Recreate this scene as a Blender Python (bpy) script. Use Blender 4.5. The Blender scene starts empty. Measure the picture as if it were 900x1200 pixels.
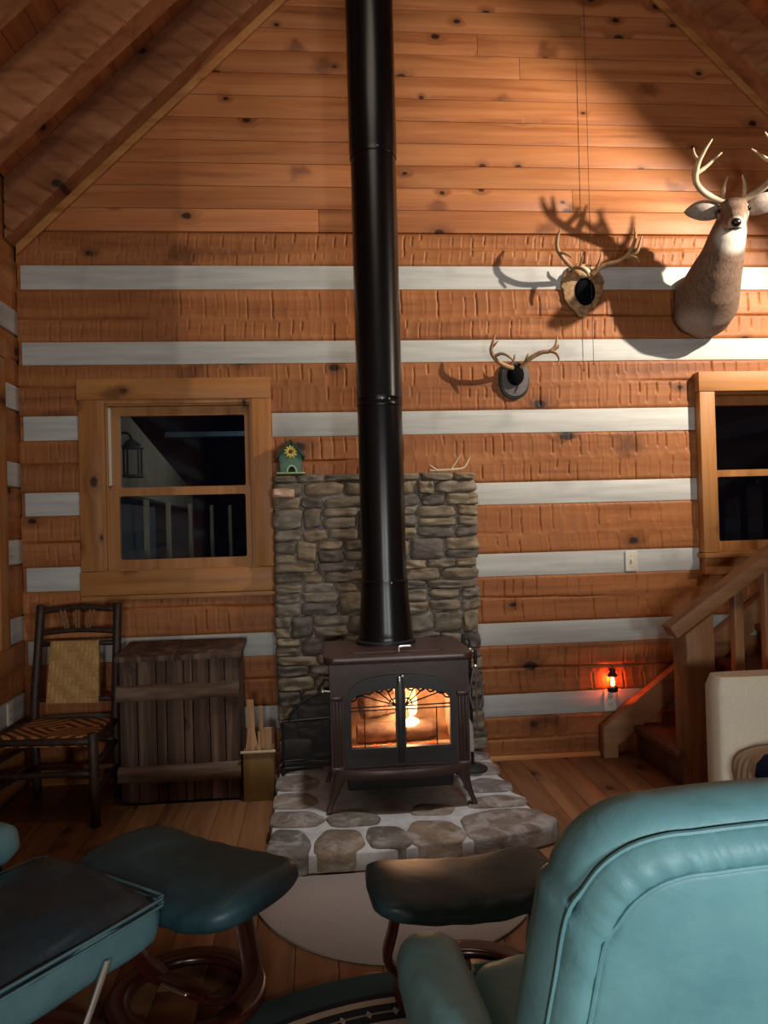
import bpy, bmesh, math, random
import numpy as np
from mathutils import Vector, Matrix, noise
random.seed(7)
SC = bpy.context.scene
COL = SC.collection
PI = math.pi
V = Vector

# ------------------------------------------------------------------ node helpers
def lin(c):
    return tuple(((x/12.92) if x <= 0.04045 else ((x+0.055)/1.055)**2.4) for x in (c[0]/255, c[1]/255, c[2]/255)) + (1.0,)

class NT:
    def __init__(s, name):
        s.m = bpy.data.materials.new(name); s.m.use_nodes = True
        s.t = s.m.node_tree; s.t.nodes.clear()
        s.out = s.t.nodes.new('ShaderNodeOutputMaterial')
    def n(s, typ, props=None, **inp):
        nd = s.t.nodes.new('ShaderNode' + typ)
        for k, v in (props or {}).items(): setattr(nd, k, v)
        for k, v in inp.items():
            key = int(k[1:]) if k[0] == '_' and k[1:].isdigit() else k.replace('_', ' ')
            s.put(nd.inputs[key], v)
        return nd
    def put(s, sock, v):
        if isinstance(v, bpy.types.NodeSocket): s.t.links.new(v, sock)
        elif isinstance(v, bpy.types.Node): s.t.links.new(v.outputs[0], sock)
        elif isinstance(v, (int, float)) and hasattr(sock.default_value, '__len__'):
            n = len(sock.default_value); sock.default_value = (v,)*3+((1.0,) if n == 4 else ())
        else: sock.default_value = v
    def math(s, op, a, b=0.0, c=None, clamp=False):
        nd = s.n('Math', {'operation': op, 'use_clamp': clamp}, _0=a, _1=b)
        if c is not None: s.put(nd.inputs[2], c)
        return nd.outputs[0]
    def mix(s, f, a, b, mode='MIX'):
        nd = s.n('Mix', {'data_type': 'RGBA', 'blend_type': mode})
        s.put(nd.inputs[0], f); s.put(nd.inputs[6], a); s.put(nd.inputs[7], b)
        return nd.outputs[2]
    def ramp(s, f, stops, interp='LINEAR'):
        nd = s.n('ValToRGB'); cr = nd.color_ramp; cr.interpolation = interp
        while len(cr.elements) < len(stops): cr.elements.new(0.5)
        for e, (p, c) in zip(cr.elements, stops):
            e.position = p; e.color = c if len(c) == 4 else tuple(c) + (1,)
        s.put(nd.inputs[0], f)
        return nd.outputs[0]
    def smooth(s, x, a, b):
        nd = s.n('MapRange', {'interpolation_type': 'SMOOTHSTEP'})
        s.put(nd.inputs[0], x); nd.inputs[1].default_value = a; nd.inputs[2].default_value = b
        return nd.outputs[0]
    def coord(s):
        return s.n('TexCoord').outputs['Object']
    def rnd(s):
        return s.n('Attribute', {'attribute_name': 'rnd'}).outputs['Fac']
    def scaled(s, vec, sc):
        return s.n('VectorMath', {'operation': 'MULTIPLY'}, _0=vec, _1=sc).outputs[0]
    def vadd(s, a, b):
        return s.n('VectorMath', {'operation': 'ADD'}, _0=a, _1=b).outputs[0]
    def noise(s, vec, scale, detail=4, rough=.55, dist=0.0):
        return s.n('TexNoise', Vector=vec, Scale=scale, Detail=detail, Roughness=rough, Distortion=dist).outputs[0]
    def bump(s, h, strength=.2, dist=.01, normal=None):
        nd = s.n('Bump', Height=h, Strength=strength, Distance=dist)
        if normal is not None: s.put(nd.inputs['Normal'], normal)
        return nd.outputs[0]
    def principled(s, color, rough=.5, metal=0.0, normal=None, spec=.5, **kw):
        b = s.n('BsdfPrincipled')
        s.put(b.inputs['Base Color'], color); s.put(b.inputs['Roughness'], rough)
        s.put(b.inputs['Metallic'], metal); s.put(b.inputs['Specular IOR Level'], spec)
        for k, v in kw.items(): s.put(b.inputs[k.replace('_', ' ')], v)
        if normal is not None: s.put(b.inputs['Normal'], normal)
        s.t.links.new(b.outputs[0], s.out.inputs[0])
        return s.m

def wood(name, cols, along='X', grain=16, stretch=.08, knots=0.0, kscale=4.2, rough=.55, bump=.12, var=.35, kdark=(.020, .010, .006, 1), spec=.35, cross=None, blotch=.4):
    """pine-like boards: grain stretched along one axis, per-board variation from the rnd attribute, knots"""
    T = NT(name); co = T.coord(); r = T.rnd()
    off = T.n('CombineXYZ', _0=T.math('MULTIPLY', r, 17.0), _1=T.math('MULTIPLY', r, 31.0), _2=T.math('MULTIPLY', r, 23.0)).outputs[0]
    p = T.vadd(co, off)
    ia = 'XYZ'.index(along); cross = cross or {'X': 'Z', 'Y': 'X', 'Z': 'X'}[along]; ic = 'XYZ'.index(cross)
    sp = T.n('SeparateXYZ', _0=p).outputs
    wob = T.noise(p, 1.6, 2)
    c = [lin(x) for x in cols]
    # knots on the two axes of the face
    core = halo = None; swirl = 0.0
    if knots > 0:
        kv = T.n('CombineXYZ', _0=T.math('MULTIPLY', sp[ia], kscale*.62), _1=T.math('MULTIPLY', sp[ic], kscale), _2=0.0).outputs[0]
        jig = T.n('TexNoise', Vector=p, Scale=22.0, Detail=2.0).outputs[1]
        kv = T.vadd(kv, T.scaled(T.vadd(jig, (-.5, -.5, -.5)), (.05, .05, 0)))
        vo = T.n('TexVoronoi', {'feature': 'F1', 'voronoi_dimensions': '2D'}, Vector=kv, Scale=1.0, Randomness=1.0)
        cc = T.n('SeparateColor', _0=vo.outputs['Color'])
        gate = T.math('GREATER_THAN', cc.outputs[0], 1.0 - knots)
        rad = T.math('ADD', .045, T.math('MULTIPLY', cc.outputs[1], .06))
        q = T.math('DIVIDE', vo.outputs['Distance'], rad)
        core = T.math('MULTIPLY', T.math('SUBTRACT', 1.0, T.smooth(q, .55, 1.05)), gate)
        halo = T.math('MULTIPLY', T.math('SUBTRACT', 1.0, T.smooth(q, .8, 3.2)), gate)
        swirl = T.math('MULTIPLY', halo, .06)
    pv = [T.math('MULTIPLY', sp[k], grain*(stretch if k == ia else 1)) for k in range(3)]
    if knots > 0: pv[ic] = T.math('ADD', pv[ic], T.math('MULTIPLY', swirl, grain))
    pg = T.n('CombineXYZ', _0=pv[0], _1=pv[1], _2=pv[2]).outputs[0]
    g = T.noise(pg, 1.0, 7, .62, .5)
    fine = T.noise(T.scaled(pg, (4, 4, 4)), 1.0, 3, .6)
    col = T.ramp(g, [(.26, c[0]), (.48, c[1]), (.76, c[2])])
    big = T.noise(T.scaled(p, tuple(1.3 if k == ia else 2.2 for k in range(3))), 1.0, 3)
    col = T.mix(T.math('MULTIPLY', T.smooth(big, .45, .72), blotch), col, T.mix(.5, c[0], c[1]))
    col = T.mix(T.math('MULTIPLY', T.smooth(fine, .5, .75), .18), col, c[0])
    tone = T.math('ADD', 1.0 - var/2, T.math('MULTIPLY', T.math('FRACT', T.math('MULTIPLY', r, 7.31)), var))
    col = T.mix(1.0, col, T.n('CombineXYZ', _0=tone, _1=tone, _2=tone).outputs[0], 'MULTIPLY')
    h = g
    if knots > 0:
        col = T.mix(T.math('MULTIPLY', halo, .55), col, T.mix(.35, c[0], kdark))
        col = T.mix(T.math('MULTIPLY', core, .94), col, kdark)
        h = T.math('SUBTRACT', g, T.math('MULTIPLY', core, .3))
        kv2 = T.vadd(T.n('CombineXYZ', _0=T.math('MULTIPLY', sp[ia], kscale*.30), _1=T.math('MULTIPLY', sp[ic], kscale*.42), _2=0.0).outputs[0], T.scaled(T.vadd(T.n('TexNoise', Vector=p, Scale=14.0, Detail=4.0).outputs[1], (-.5, -.5, -.5)), (.16, .22, 0)))
        v2 = T.n('TexVoronoi', {'feature': 'F1', 'voronoi_dimensions': '2D'}, Vector=kv2, Scale=1.0, Randomness=1.0)
        c2 = T.n('SeparateColor', _0=v2.outputs['Color'])
        st = T.math('MULTIPLY', T.math('SUBTRACT', 1.0, T.smooth(v2.outputs['Distance'], .03, .13)), T.math('GREATER_THAN', c2.outputs[0], .45))
        col = T.mix(T.math('MULTIPLY', st, .72), col, T.mix(.45, c[0], kdark))
    return T.principled(col, T.math('ADD', rough-.08, T.math('MULTIPLY', g, .16)), 0.0, T.bump(h, bump, .005), spec)

def plain(name, rgb, rough=.5, metal=0.0, var=.15, scale=30, bump=.08, spec=.5, **kw):
    T = NT(name); co = T.coord()
    n1 = T.noise(co, scale, 4, .6)
    c = lin(rgb)
    dk = tuple(x*(1-var) for x in c[:3]) + (1,); lt = tuple(min(1, x*(1+var)) for x in c[:3]) + (1,)
    col = T.ramp(n1, [(.3, dk), (.7, lt)])
    return T.principled(col, rough, metal, T.bump(n1, bump, .004), spec, **kw)

def emis(name, rgb, strength):
    T = NT(name)
    e = T.n('Emission', Color=lin(rgb), Strength=strength)
    T.t.links.new(e.outputs[0], T.out.inputs[0]); return T.m

def glassy(name, tint=(1, 1, 1, 1), gloss=.08, rough=.02):
    T = NT(name)
    a = T.n('BsdfTransparent', Color=tint); b = T.n('BsdfGlossy', Color=(1, 1, 1, 1), Roughness=rough)
    fr = T.n('LayerWeight', Blend=.25).outputs[1]
    f = T.math('ADD', gloss*.5, T.math('MULTIPLY', fr, gloss*2), clamp=True)
    mx = T.n('MixShader', _0=f, _1=a.outputs[0], _2=b.outputs[0])
    T.t.links.new(mx.outputs[0], T.out.inputs[0]); return T.m

# ------------------------------------------------------------------ mesh builder
class MB:
    def __init__(s): s.v = []; s.f = []; s.r = []; s.mi = []
    def add(s, vs, fs, rnd=0.0, mi=0):
        o = len(s.v); s.v += [tuple(v) for v in vs]; s.r += [rnd]*len(vs)
        for f in fs: s.f.append(tuple(i+o for i in f)); s.mi.append(mi)
        return s
    def bm(s, b, rnd=0.0, mi=0):
        b.verts.index_update()
        s.add([v.co.copy() for v in b.verts], [[v.index for v in f.verts] for f in b.faces], rnd, mi); b.free(); return s
    def box(s, lo, hi, bev=0.0, rnd=None, mi=0, M=None, seg=2):
        rnd = random.random() if rnd is None else rnd
        b = bmesh.new(); bmesh.ops.create_cube(b, size=1)
        lo, hi = V(lo), V(hi)
        for v in b.verts: v.co = V(((lo[i]+hi[i])/2 + v.co[i]*(hi[i]-lo[i])) for i in range(3))
        if bev > 0: bmesh.ops.bevel(b, geom=list(b.edges), offset=bev, segments=seg, profile=.5, affect='EDGES')
        if M is not None: bmesh.ops.transform(b, matrix=M, verts=list(b.verts))
        return s.bm(b, rnd, mi)
    def loft(s, rings, rnd=0.0, mi=0, cap=True, closed=False):
        k = len(rings[0]); vs = [p for r in rings for p in r]; fs = []
        nr = len(rings)
        for i in range(nr if closed else nr-1):
            j = (i+1) % nr
            for a in range(k):
                b = (a+1) % k
                fs.append((i*k+a, i*k+b, j*k+b, j*k+a))
        if cap and not closed:
            fs.append(tuple(range(k-1, -1, -1))); fs.append(tuple((nr-1)*k+a for a in range(k)))
        return s.add(vs, fs, rnd, mi)
    def tube(s, pts, rad, seg=10, sub=6, rnd=0.0, mi=0, flat=1.0, closed=False, up=None, round_end=True):
        pts = [V(p) for p in pts]; n = len(pts)
        rad = [rad]*n if isinstance(rad, (int, float)) else list(rad)
        P = []; R = []
        if n == 2 and not closed: P = [pts[0].lerp(pts[1], t/4) for t in range(5)]; R = [rad[0]+(rad[1]-rad[0])*t/4 for t in range(5)]
        else:
            rng = n if closed else n-1
            for i in range(rng):
                p0 = pts[(i-1) % n] if (closed or i > 0) else pts[0]*2-pts[1]
                p1 = pts[i]; p2 = pts[(i+1) % n]
                p3 = pts[(i+2) % n] if (closed or i+2 < n) else pts[n-1]*2-pts[n-2]
                for q in range(sub):
                    t = q/sub
                    P.append(.5*((2*p1)+(p2-p0)*t+(2*p0-5*p1+4*p2-p3)*t*t+(3*p1-p0-3*p2+p3)*t**3))
                    R.append(rad[i]+(rad[(i+1) % n]-rad[i])*t)
            if not closed: P.append(pts[-1]); R.append(rad[-1])
        if round_end and not closed:
            d = (P[0]-P[1]).normalized()*R[0]*.35; P.insert(0, P[0]+d); R.insert(0, R[0]*.6)
            d = (P[-1]-P[-2]).normalized()*R[-1]*.35; P.append(P[-1]+d); R.append(R[-1]*.6)
        m = len(P); rings = []
        ref = V(up) if up else None; prev = None
        for i in range(m):
            a = P[(i-1) % m] if (closed or i > 0) else P[i]; b = P[(i+1) % m] if (closed or i < m-1) else P[i]
            t = (b-a).normalized()
            if ref is not None: x = ref.cross(t)
            elif prev is None: x = (V((0, 0, 1)) if abs(t.z) < .9 else V((1, 0, 0))).cross(t)
            else: x = prev - t*prev.dot(t)
            if x.length < 1e-6: x = V((1, 0, 0)).cross(t)
            x.normalize(); prev = x; y = t.cross(x)
            rings.append([P[i] + x*math.cos(2*PI*k/seg)*R[i] + y*math.sin(2*PI*k/seg)*R[i]*flat for k in range(seg)])
        return s.loft(rings, rnd, mi, True, closed)
    def lathe(s, prof, c=(0, 0, 0), seg=24, rnd=0.0, mi=0, M=None):
        c = V(c); rings = [[V((r*math.cos(2*PI*k/seg), r*math.sin(2*PI*k/seg), z)) for k in range(seg)] for r, z in prof]
        rings = [[(M @ p if M is not None else p)+c for p in r] for r in rings]
        return s.loft(rings, rnd, mi)
    def prism(s, poly, mapf, d0, d1, rnd=None, mi=0, bev=0.0):
        rnd = random.random() if rnd is None else rnd
        b = bmesh.new(); A = [b.verts.new(mapf(p[0], p[1], d0)) for p in poly]; B = [b.verts.new(mapf(p[0], p[1], d1)) for p in poly]
        n = len(poly); b.faces.new(A[::-1]); b.faces.new(B)
        for i in range(n): b.faces.new((A[i], A[(i+1) % n], B[(i+1) % n], B[i]))
        bmesh.ops.recalc_face_normals(b, faces=list(b.faces))
        if bev > 0: bmesh.ops.bevel(b, geom=list(b.edges), offset=bev, segments=2, profile=.5, affect='EDGES')
        return s.bm(b, rnd, mi)
    def frame(s, outer, inner, mapf, d0, d1, rnd=0.0, mi=0):
        n = len(outer); vs = [mapf(p[0], p[1], d0) for p in outer]+[mapf(p[0], p[1], d0) for p in inner]+[mapf(p[0], p[1], d1) for p in outer]+[mapf(p[0], p[1], d1) for p in inner]
        fs = []
        for i in range(n):
            j = (i+1) % n
            fs += [(i, j, n+j, n+i), (2*n+i, 3*n+i, 3*n+j, 2*n+j), (i, 2*n+i, 2*n+j, j), (n+i, n+j, 3*n+j, 3*n+i)]
        return s.add(vs, fs, rnd, mi)
    def ball(s, c, r, seg=14, rnd=0.0, mi=0, M=None):
        b = bmesh.new(); bmesh.ops.create_uvsphere(b, u_segments=seg, v_segments=max(6, seg*2//3), radius=1)
        r = V((r, r, r)) if isinstance(r, (int, float)) else V(r)
        for v in b.verts:
            p = V((v.co.x*r.x, v.co.y*r.y, v.co.z*r.z)); v.co = (M @ p if M is not None else p)+V(c)
        return s.bm(b, rnd, mi)
    def build(s, name, mats, parent=None, ang=40, kind=None, label=None, smooth=True):
        me = bpy.data.meshes.new(name); me.from_pydata(s.v, [], s.f)
        if not isinstance(mats, (list, tuple)): mats = [mats]
        for m in mats: me.materials.append(m)
        me.polygons.foreach_set('material_index', s.mi)
        at = me.attributes.new('rnd', 'FLOAT', 'POINT'); at.data.foreach_set('value', s.r)
        if smooth:
            me.polygons.foreach_set('use_smooth', [True]*len(me.polygons)); me.set_sharp_from_angle(angle=math.radians(ang))
        bmm = bmesh.new(); bmm.from_mesh(me); bmesh.ops.recalc_face_normals(bmm, faces=list(bmm.faces)); bmm.to_mesh(me); bmm.free()
        me.update()
        o = bpy.data.objects.new(name, me); COL.objects.link(o)
        if parent is not None: o.parent = parent
        if kind: o['kind'] = kind
        if label: o['label'] = label
        return o

def tag(o, label, cat, group=None):
    o['label'] = label; o['category'] = cat
    if group: o['group'] = group
    return o
def thing(name, label, cat, loc=(0, 0, 0), rz=0.0, group=None):
    o = bpy.data.objects.new(name, None); COL.objects.link(o); o.empty_display_size = .05
    o.location = loc; o.rotation_euler = (0, 0, rz); return tag(o, label, cat, group)
def sec(c, ax, ay, a, b, n=2.6, k=28):
    c, ax, ay = V(c), V(ax), V(ay); out = []
    for i in range(k):
        t = 2*PI*i/k; ct, st = math.cos(t), math.sin(t)
        out.append(c + ax*(math.copysign(abs(ct)**(2/n), ct)*a) + ay*(math.copysign(abs(st)**(2/n), st)*b))
    return out

# ------------------------------------------------------------------ materials
M = {}
M['log'] = wood('hewn_log', [(116, 66, 34), (160, 99, 54), (184, 122, 73)], 'X', 14, .06, knots=.5, kscale=3.2, rough=.55, bump=.1, var=.18)
M['logY'] = wood('hewn_log_side', [(116, 66, 34), (160, 99, 54), (184, 122, 73)], 'Y', 14, .06, knots=.5, kscale=3.2, rough=.55, bump=.1, var=.18, cross='Z')
M['gable'] = wood('pine_board', [(138, 78, 44), (182, 116, 70), (202, 140, 90)], 'X', 15, .05, knots=.5, kscale=4.4, rough=.5, bump=.06, var=.22)
M['ceil'] = wood('ceiling_board', [(120, 62, 34), (168, 98, 56), (192, 120, 72)], 'Y', 15, .05, knots=.4, kscale=4.2, rough=.55, bump=.06, var=.25)
M['rafter'] = wood('rafter_wood', [(116, 70, 42), (160, 104, 68), (186, 130, 90)], 'X', 10, .14, knots=.35, kscale=3.6, rough=.6, bump=.15, var=.15)
M['floor'] = wood('floor_board', [(82, 52, 32), (124, 84, 53), (152, 108, 71)], 'Y', 12, .07, knots=.4, kscale=3.8, rough=.42, bump=.06, var=.35)
M['casing'] = wood('window_pine', [(138, 84, 42), (178, 122, 68), (198, 144, 88)], 'Z', 13, .06, knots=.3, kscale=4.4, rough=.5, bump=.06, var=.16)
M['casingX'] = wood('window_pine_level', [(138, 84, 42), (178, 122, 68), (198, 144, 88)], 'X', 13, .06, knots=.3, kscale=4.4, rough=.5, bump=.06, var=.16)
M['stair'] = wood('stair_pine', [(98, 64, 40), (150, 106, 70), (178, 132, 92)], 'Z', 12, .08, knots=.5, kscale=5.0, rough=.55, bump=.1, var=.2)
M['stairX'] = wood('stair_pine_level', [(98, 64, 40), (150, 106, 70), (178, 132, 92)], 'X', 12, .08, knots=.4, kscale=5.0, rough=.55, bump=.1, var=.2)
M['tread'] = wood('stair_tread', [(70, 40, 26), (104, 62, 42), (126, 80, 56)], 'Y', 12, .08, knots=.3, rough=.5, bump=.08, var=.2)
M['barn'] = wood('weathered_board', [(62, 46, 38), (92, 72, 60), (152, 130, 112)], 'Z', 16, .05, knots=.3, kscale=5.0, rough=.85, bump=.4, var=.3)
M['barnX'] = wood('weathered_batten', [(66, 50, 40), (112, 90, 72), (160, 138, 116)], 'X', 15, .12, knots=.4, kscale=5.0, rough=.85, bump=.6, var=.2)
M['bark'] = plain('hickory_bark', (52, 34, 26), .55, var=.55, scale=45, bump=.5)
M['barkcut'] = plain('hickory_heart', (128, 88, 52), .6, var=.3, scale=50)
M['kind'] = wood('split_kindling', [(150, 112, 74), (196, 154, 110), (222, 188, 146)], 'Z', 30, .07, rough=.75, bump=.3, var=.3)
M['boxply'] = wood('box_plywood', [(108, 82, 42), (132, 102, 54), (150, 120, 70)], 'Z', 10, .2, rough=.6, bump=.04, var=.12)
M['boxred'] = plain('box_stain', (92, 50, 34), .6)
M['boxrim'] = plain('box_rim', (196, 176, 146), .6)
M['iron'] = plain('brown_enamel_iron', (68, 46, 40), .34, 0.0, var=.22, scale=26, bump=.12, spec=.6)
M['irond'] = plain('door_iron', (44, 44, 45), .42, 0.0, var=.2, scale=40, bump=.1, spec=.5)
M['black'] = plain('black_iron', (20, 20, 21), .5, 0.0, var=.2, scale=50, bump=.1)
M['pipe'] = plain('black_stovepipe', (12, 12, 13), .28, 0.0, var=.12, scale=8, bump=.005, spec=.38)
M['chrome'] = plain('bright_metal', (232, 228, 220), .34, 1.0, var=.05, bump=.0)
M['white'] = plain('outlet_plate', (226, 220, 204), .4, var=.03, bump=.0)
M['dark'] = plain('dark_gap', (12, 10, 9), .8, bump=.0)
M['vinyl'] = plain('window_track', (216, 206, 184), .5, var=.05, bump=.0)
M['glass'] = glassy('window_glass', (.93, .95, .96, 1), .022)
M['sglass'] = glassy('stove_glass', (.95, .90, .85, 1), .05, .1)
M['bone'] = plain('antler_bone', (214, 196, 164), .5, var=.2, scale=24, bump=.2)
M['horn'] = plain('antler_horn', (150, 118, 84), .5, var=.45, scale=18, bump=.25)
M['velvet'] = plain('black_velvet', (12, 12, 16), .95, var=.2, spec=.1)
M['greyfelt'] = plain('grey_felt', (112, 108, 108), .95, var=.1, spec=.1)
M['skull'] = plain('plaque_wood', (158, 124, 86), .6, var=.6, scale=34, bump=.5)
M['sofa'] = plain('cream_slipcover', (226, 216, 194), .9, var=.06, scale=90, bump=.2, spec=.2)
M['sofac'] = plain('cream_cushion_cover', (212, 196, 170), .9, var=.08, scale=90, bump=.2, spec=.2)
M['navy'] = plain('navy_cloth', (22, 28, 66), .85, var=.3, spec=.2)
M['mahog'] = plain('mahogany_bentwood', (58, 22, 17), .25, var=.2, scale=12, bump=.0, spec=.6)
M['fbrick'] = plain('firebrick', (186, 158, 130), .9, var=.25, scale=14, bump=.2)
M['matgrey'] = plain('hearth_mat', (142, 132, 124), .95, var=.14, scale=160, bump=.3, spec=.1)
M['flame'] = None

def chink_mat():
    T = NT('white_chinking'); co = T.coord()
    g = T.noise(T.scaled(co, (2, 2, 30)), 1.0, 5, .6); b = T.noise(co, 3.0, 3)
    col = T.ramp(g, [(.3, lin((178, 180, 177))), (.7, lin((206, 208, 204)))])
    col = T.mix(T.smooth(b, .55, .8), col, lin((170, 172, 170)))
    return T.principled(col, .7, 0, T.bump(g, .08, .004), .3)
M['chink'] = chink_mat()

def leather(name, c0, c1, rough):
    T = NT(name); co = T.coord()
    n1 = T.noise(co, 5.0, 4, .6); n2 = T.n('TexVoronoi', Vector=co, Scale=300.0).outputs['Distance']
    w = T.noise(co, 11.0, 3, .5, 1.0)
    col = T.ramp(n1, [(.3, lin(c0)), (.7, lin(c1))])
    hgt = T.math('ADD', T.math('MULTIPLY', n2, .05), w)
    return T.principled(col, T.math('ADD', rough, T.math('MULTIPLY', n1, .15)), 0, T.bump(hgt, .18, .02), .45)
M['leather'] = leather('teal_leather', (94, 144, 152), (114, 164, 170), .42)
M['leather_half_shade'] = leather('teal_leather_half_shade', (74, 108, 114), (96, 130, 136), .38)  # same teal leather for the left recliner, half shade put into the colour
M['leather_top_shade'] = leather('teal_leather_top_shade', (20, 38, 46), (34, 56, 66), .30)  # same leather again, the unlit seat top put into its colour
M['leather_shade'] = leather('teal_leather_shade', (28, 54, 60), (44, 76, 84), .36)  # shaded copy of the teal leather for both ottomans

def stone_mat(name, c0, c1, c2, smear=0.0):
    T = NT(name); co = T.coord(); r = T.rnd()
    off = T.n('CombineXYZ', _0=T.math('MULTIPLY', r, 9.0), _1=T.math('MULTIPLY', r, 5.0), _2=T.math('MULTIPLY', r, 7.0)).outputs[0]
    p = T.vadd(co, off)
    a = T.noise(T.scaled(p, (8, 8, 22)), 1.0, 6, .65, .8); b = T.noise(p, 60.0, 4, .7)
    base = T.ramp(T.math('FRACT', T.math('MULTIPLY', r, 5.7)), [(0.0, lin(c0)), (.3, lin((152, 134, 110))), (.55, lin(c1)), (.8, lin((112, 106, 98))), (1.0, lin(c2))])
    col = T.mix(T.smooth(a, .3, .7), T.mix(1.0, base, (.5, .47, .45, 1), 'MULTIPLY'), base)
    col = T.mix(T.math('MULTIPLY', T.smooth(b, .5, .75), .35), col, lin((150, 136, 116)))
    if smear:   # thin mortar left on the faces
        sm = T.noise(co, 9.0, 5, .65, .6); col = T.mix(T.math('MULTIPLY', T.smooth(sm, .46, .66), smear), col, lin((176, 171, 166)))
    return T.principled(col, .75, 0, T.bump(T.math('ADD', a, T.math('MULTIPLY', b, .4)), .5, .012), .3)
M['stone'] = stone_mat('fieldstone', (148, 140, 128), (162, 148, 124), (124, 114, 108))
M['hstone'] = stone_mat('hearth_fieldstone', (142, 128, 120), (130, 116, 110), (152, 138, 122), .6)
M['mortar'] = plain('grey_mortar', (132, 128, 122), .9, var=.25, scale=40, bump=.4, spec=.2)
M['hmortar'] = plain('pale_mortar', (182, 179, 176), .85, var=.22, scale=12, bump=.3, spec=.3)

def weave_mat(name, pattern):
    T = NT(name); co = T.coord(); s = T.n('SeparateXYZ', _0=co)
    x, y, z = s.outputs[0], s.outputs[1], s.outputs[2]
    if pattern == 'back': u, w, k = x, z, 46.0
    else: u, w, k = x, y, 52.0
    fu = T.math('FLOOR', T.math('MULTIPLY', u, k)); fw = T.math('FLOOR', T.math('MULTIPLY', w, k))
    # twill: strips pass over three, under three
    tw = T.math('FRACT', T.math('DIVIDE', T.math('ADD', fu, fw), 6.0 if pattern == 'back' else 4.0)); over = T.math('GREATER_THAN', tw, .49)
    rn = T.n('TexWhiteNoise', {'noise_dimensions': '2D'}, Vector=T.n('CombineXYZ', _0=T.mix(over, fu, 0.0), _1=T.mix(over, 0.0, fw), _2=0.0).outputs[0]).outputs[0]
    grain = T.noise(co, 70.0, 3)
    if pattern == 'back':
        a, b = lin((196, 156, 98)), lin((150, 110, 62))
        rn2 = T.n('TexWhiteNoise', {'noise_dimensions': '2D'}, Vector=T.n('CombineXYZ', _0=fu, _1=fw, _2=0.0).outputs[0]).outputs[0]
        col = T.mix(T.math('ADD', T.math('MULTIPLY', rn2, .35), T.math('MULTIPLY', over, .25)), a, b)
    else:
        d = T.math('ADD', T.math('ABSOLUTE', T.math('ADD', x, .0)), T.math('ABSOLUTE', T.math('MULTIPLY', T.math('SUBTRACT', y, .02), 1.15)))
        band = T.math('GREATER_THAN', T.math('SINE', T.math('MULTIPLY', d, 92.0)), .12)
        a, b = lin((196, 134, 76)), lin((58, 34, 22))
        col = T.mix(T.math('MULTIPLY', band, .9), T.mix(T.math('MULTIPLY', rn, .5), a, lin((160, 102, 56))), b)
    col = T.mix(T.math('MULTIPLY', T.smooth(grain, .5, .8), .3), col, lin((96, 62, 34)))
    eu = T.math('ABSOLUTE', T.math('SUBTRACT', T.math('FRACT', T.math('MULTIPLY', u, k)), .5)); ew = T.math('ABSOLUTE', T.math('SUBTRACT', T.math('FRACT', T.math('MULTIPLY', w, k)), .5))
    e = T.mix(over, eu, ew)
    h = T.math('SUBTRACT', 1.0, T.math('POWER', T.math('MULTIPLY', e, 2.0), 3.0))
    return T.principled(col, .6, 0, T.bump(h, .6, .003), .3)
M['weaveb'] = weave_mat('woven_back', 'back'); M['weaves'] = weave_mat('woven_seat', 'seat')

def rug_mat():
    T = NT('round_rug'); co = T.coord(); s = T.n('SeparateXYZ', _0=co)
    r = T.math('SQRT', T.math('ADD', T.math('MULTIPLY', s.outputs[0], s.outputs[0]), T.math('MULTIPLY', s.outputs[1], s.outputs[1])))
    ang = T.math('ARCTAN2', s.outputs[1], s.outputs[0])
    teal, cream, dk, red = lin((62, 82, 86)), lin((190, 180, 164)), lin((48, 52, 56)), lin((84, 30, 32))
    col = T.ramp(T.math('DIVIDE', r, .96), [(0, cream), (.72, cream), (.755, dk), (.765, dk), (.835, cream), (.862, dk), (.872, dk), (.885, teal)], 'CONSTANT')
    # beads on a line in the dark band
    bead = T.math('ADD', T.math('ABSOLUTE', T.math('MULTIPLY', T.math('SUBTRACT', T.math('DIVIDE', r, .96), .798), 40.0)), T.math('MULTIPLY', T.math('ABSOLUTE', T.math('SUBTRACT', T.math('FRACT', T.math('MULTIPLY', ang, 10.0)), .5)), 6.0))
    col = T.mix(T.math('LESS_THAN', bead, .75), col, cream)
    line = T.math('LESS_THAN', T.math('ABSOLUTE', T.math('SUBTRACT', T.math('DIVIDE', r, .96), .798)), .004)
    col = T.mix(line, col, lin((150, 146, 138)))
    v = T.noise(co, 26.0, 4, .7, 1.5)
    fld = T.math('MULTIPLY', T.math('LESS_THAN', r, .69), T.smooth(v, .52, .58))
    col = T.mix(fld, col, red)
    v2 = T.noise(T.vadd(co, (3, 1, 0)), 22.0, 4, .7, 1.5)
    col = T.mix(T.math('MULTIPLY', T.math('LESS_THAN', r, .69), T.smooth(v2, .58, .63)), col, dk)
    n = T.noise(co, 300.0, 2)
    return T.principled(T.mix(T.math('MULTIPLY', n, .3), col, (0, 0, 0, 1)), .95, 0, T.bump(n, .5, .004), .1)
M['rug'] = rug_mat()

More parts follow.
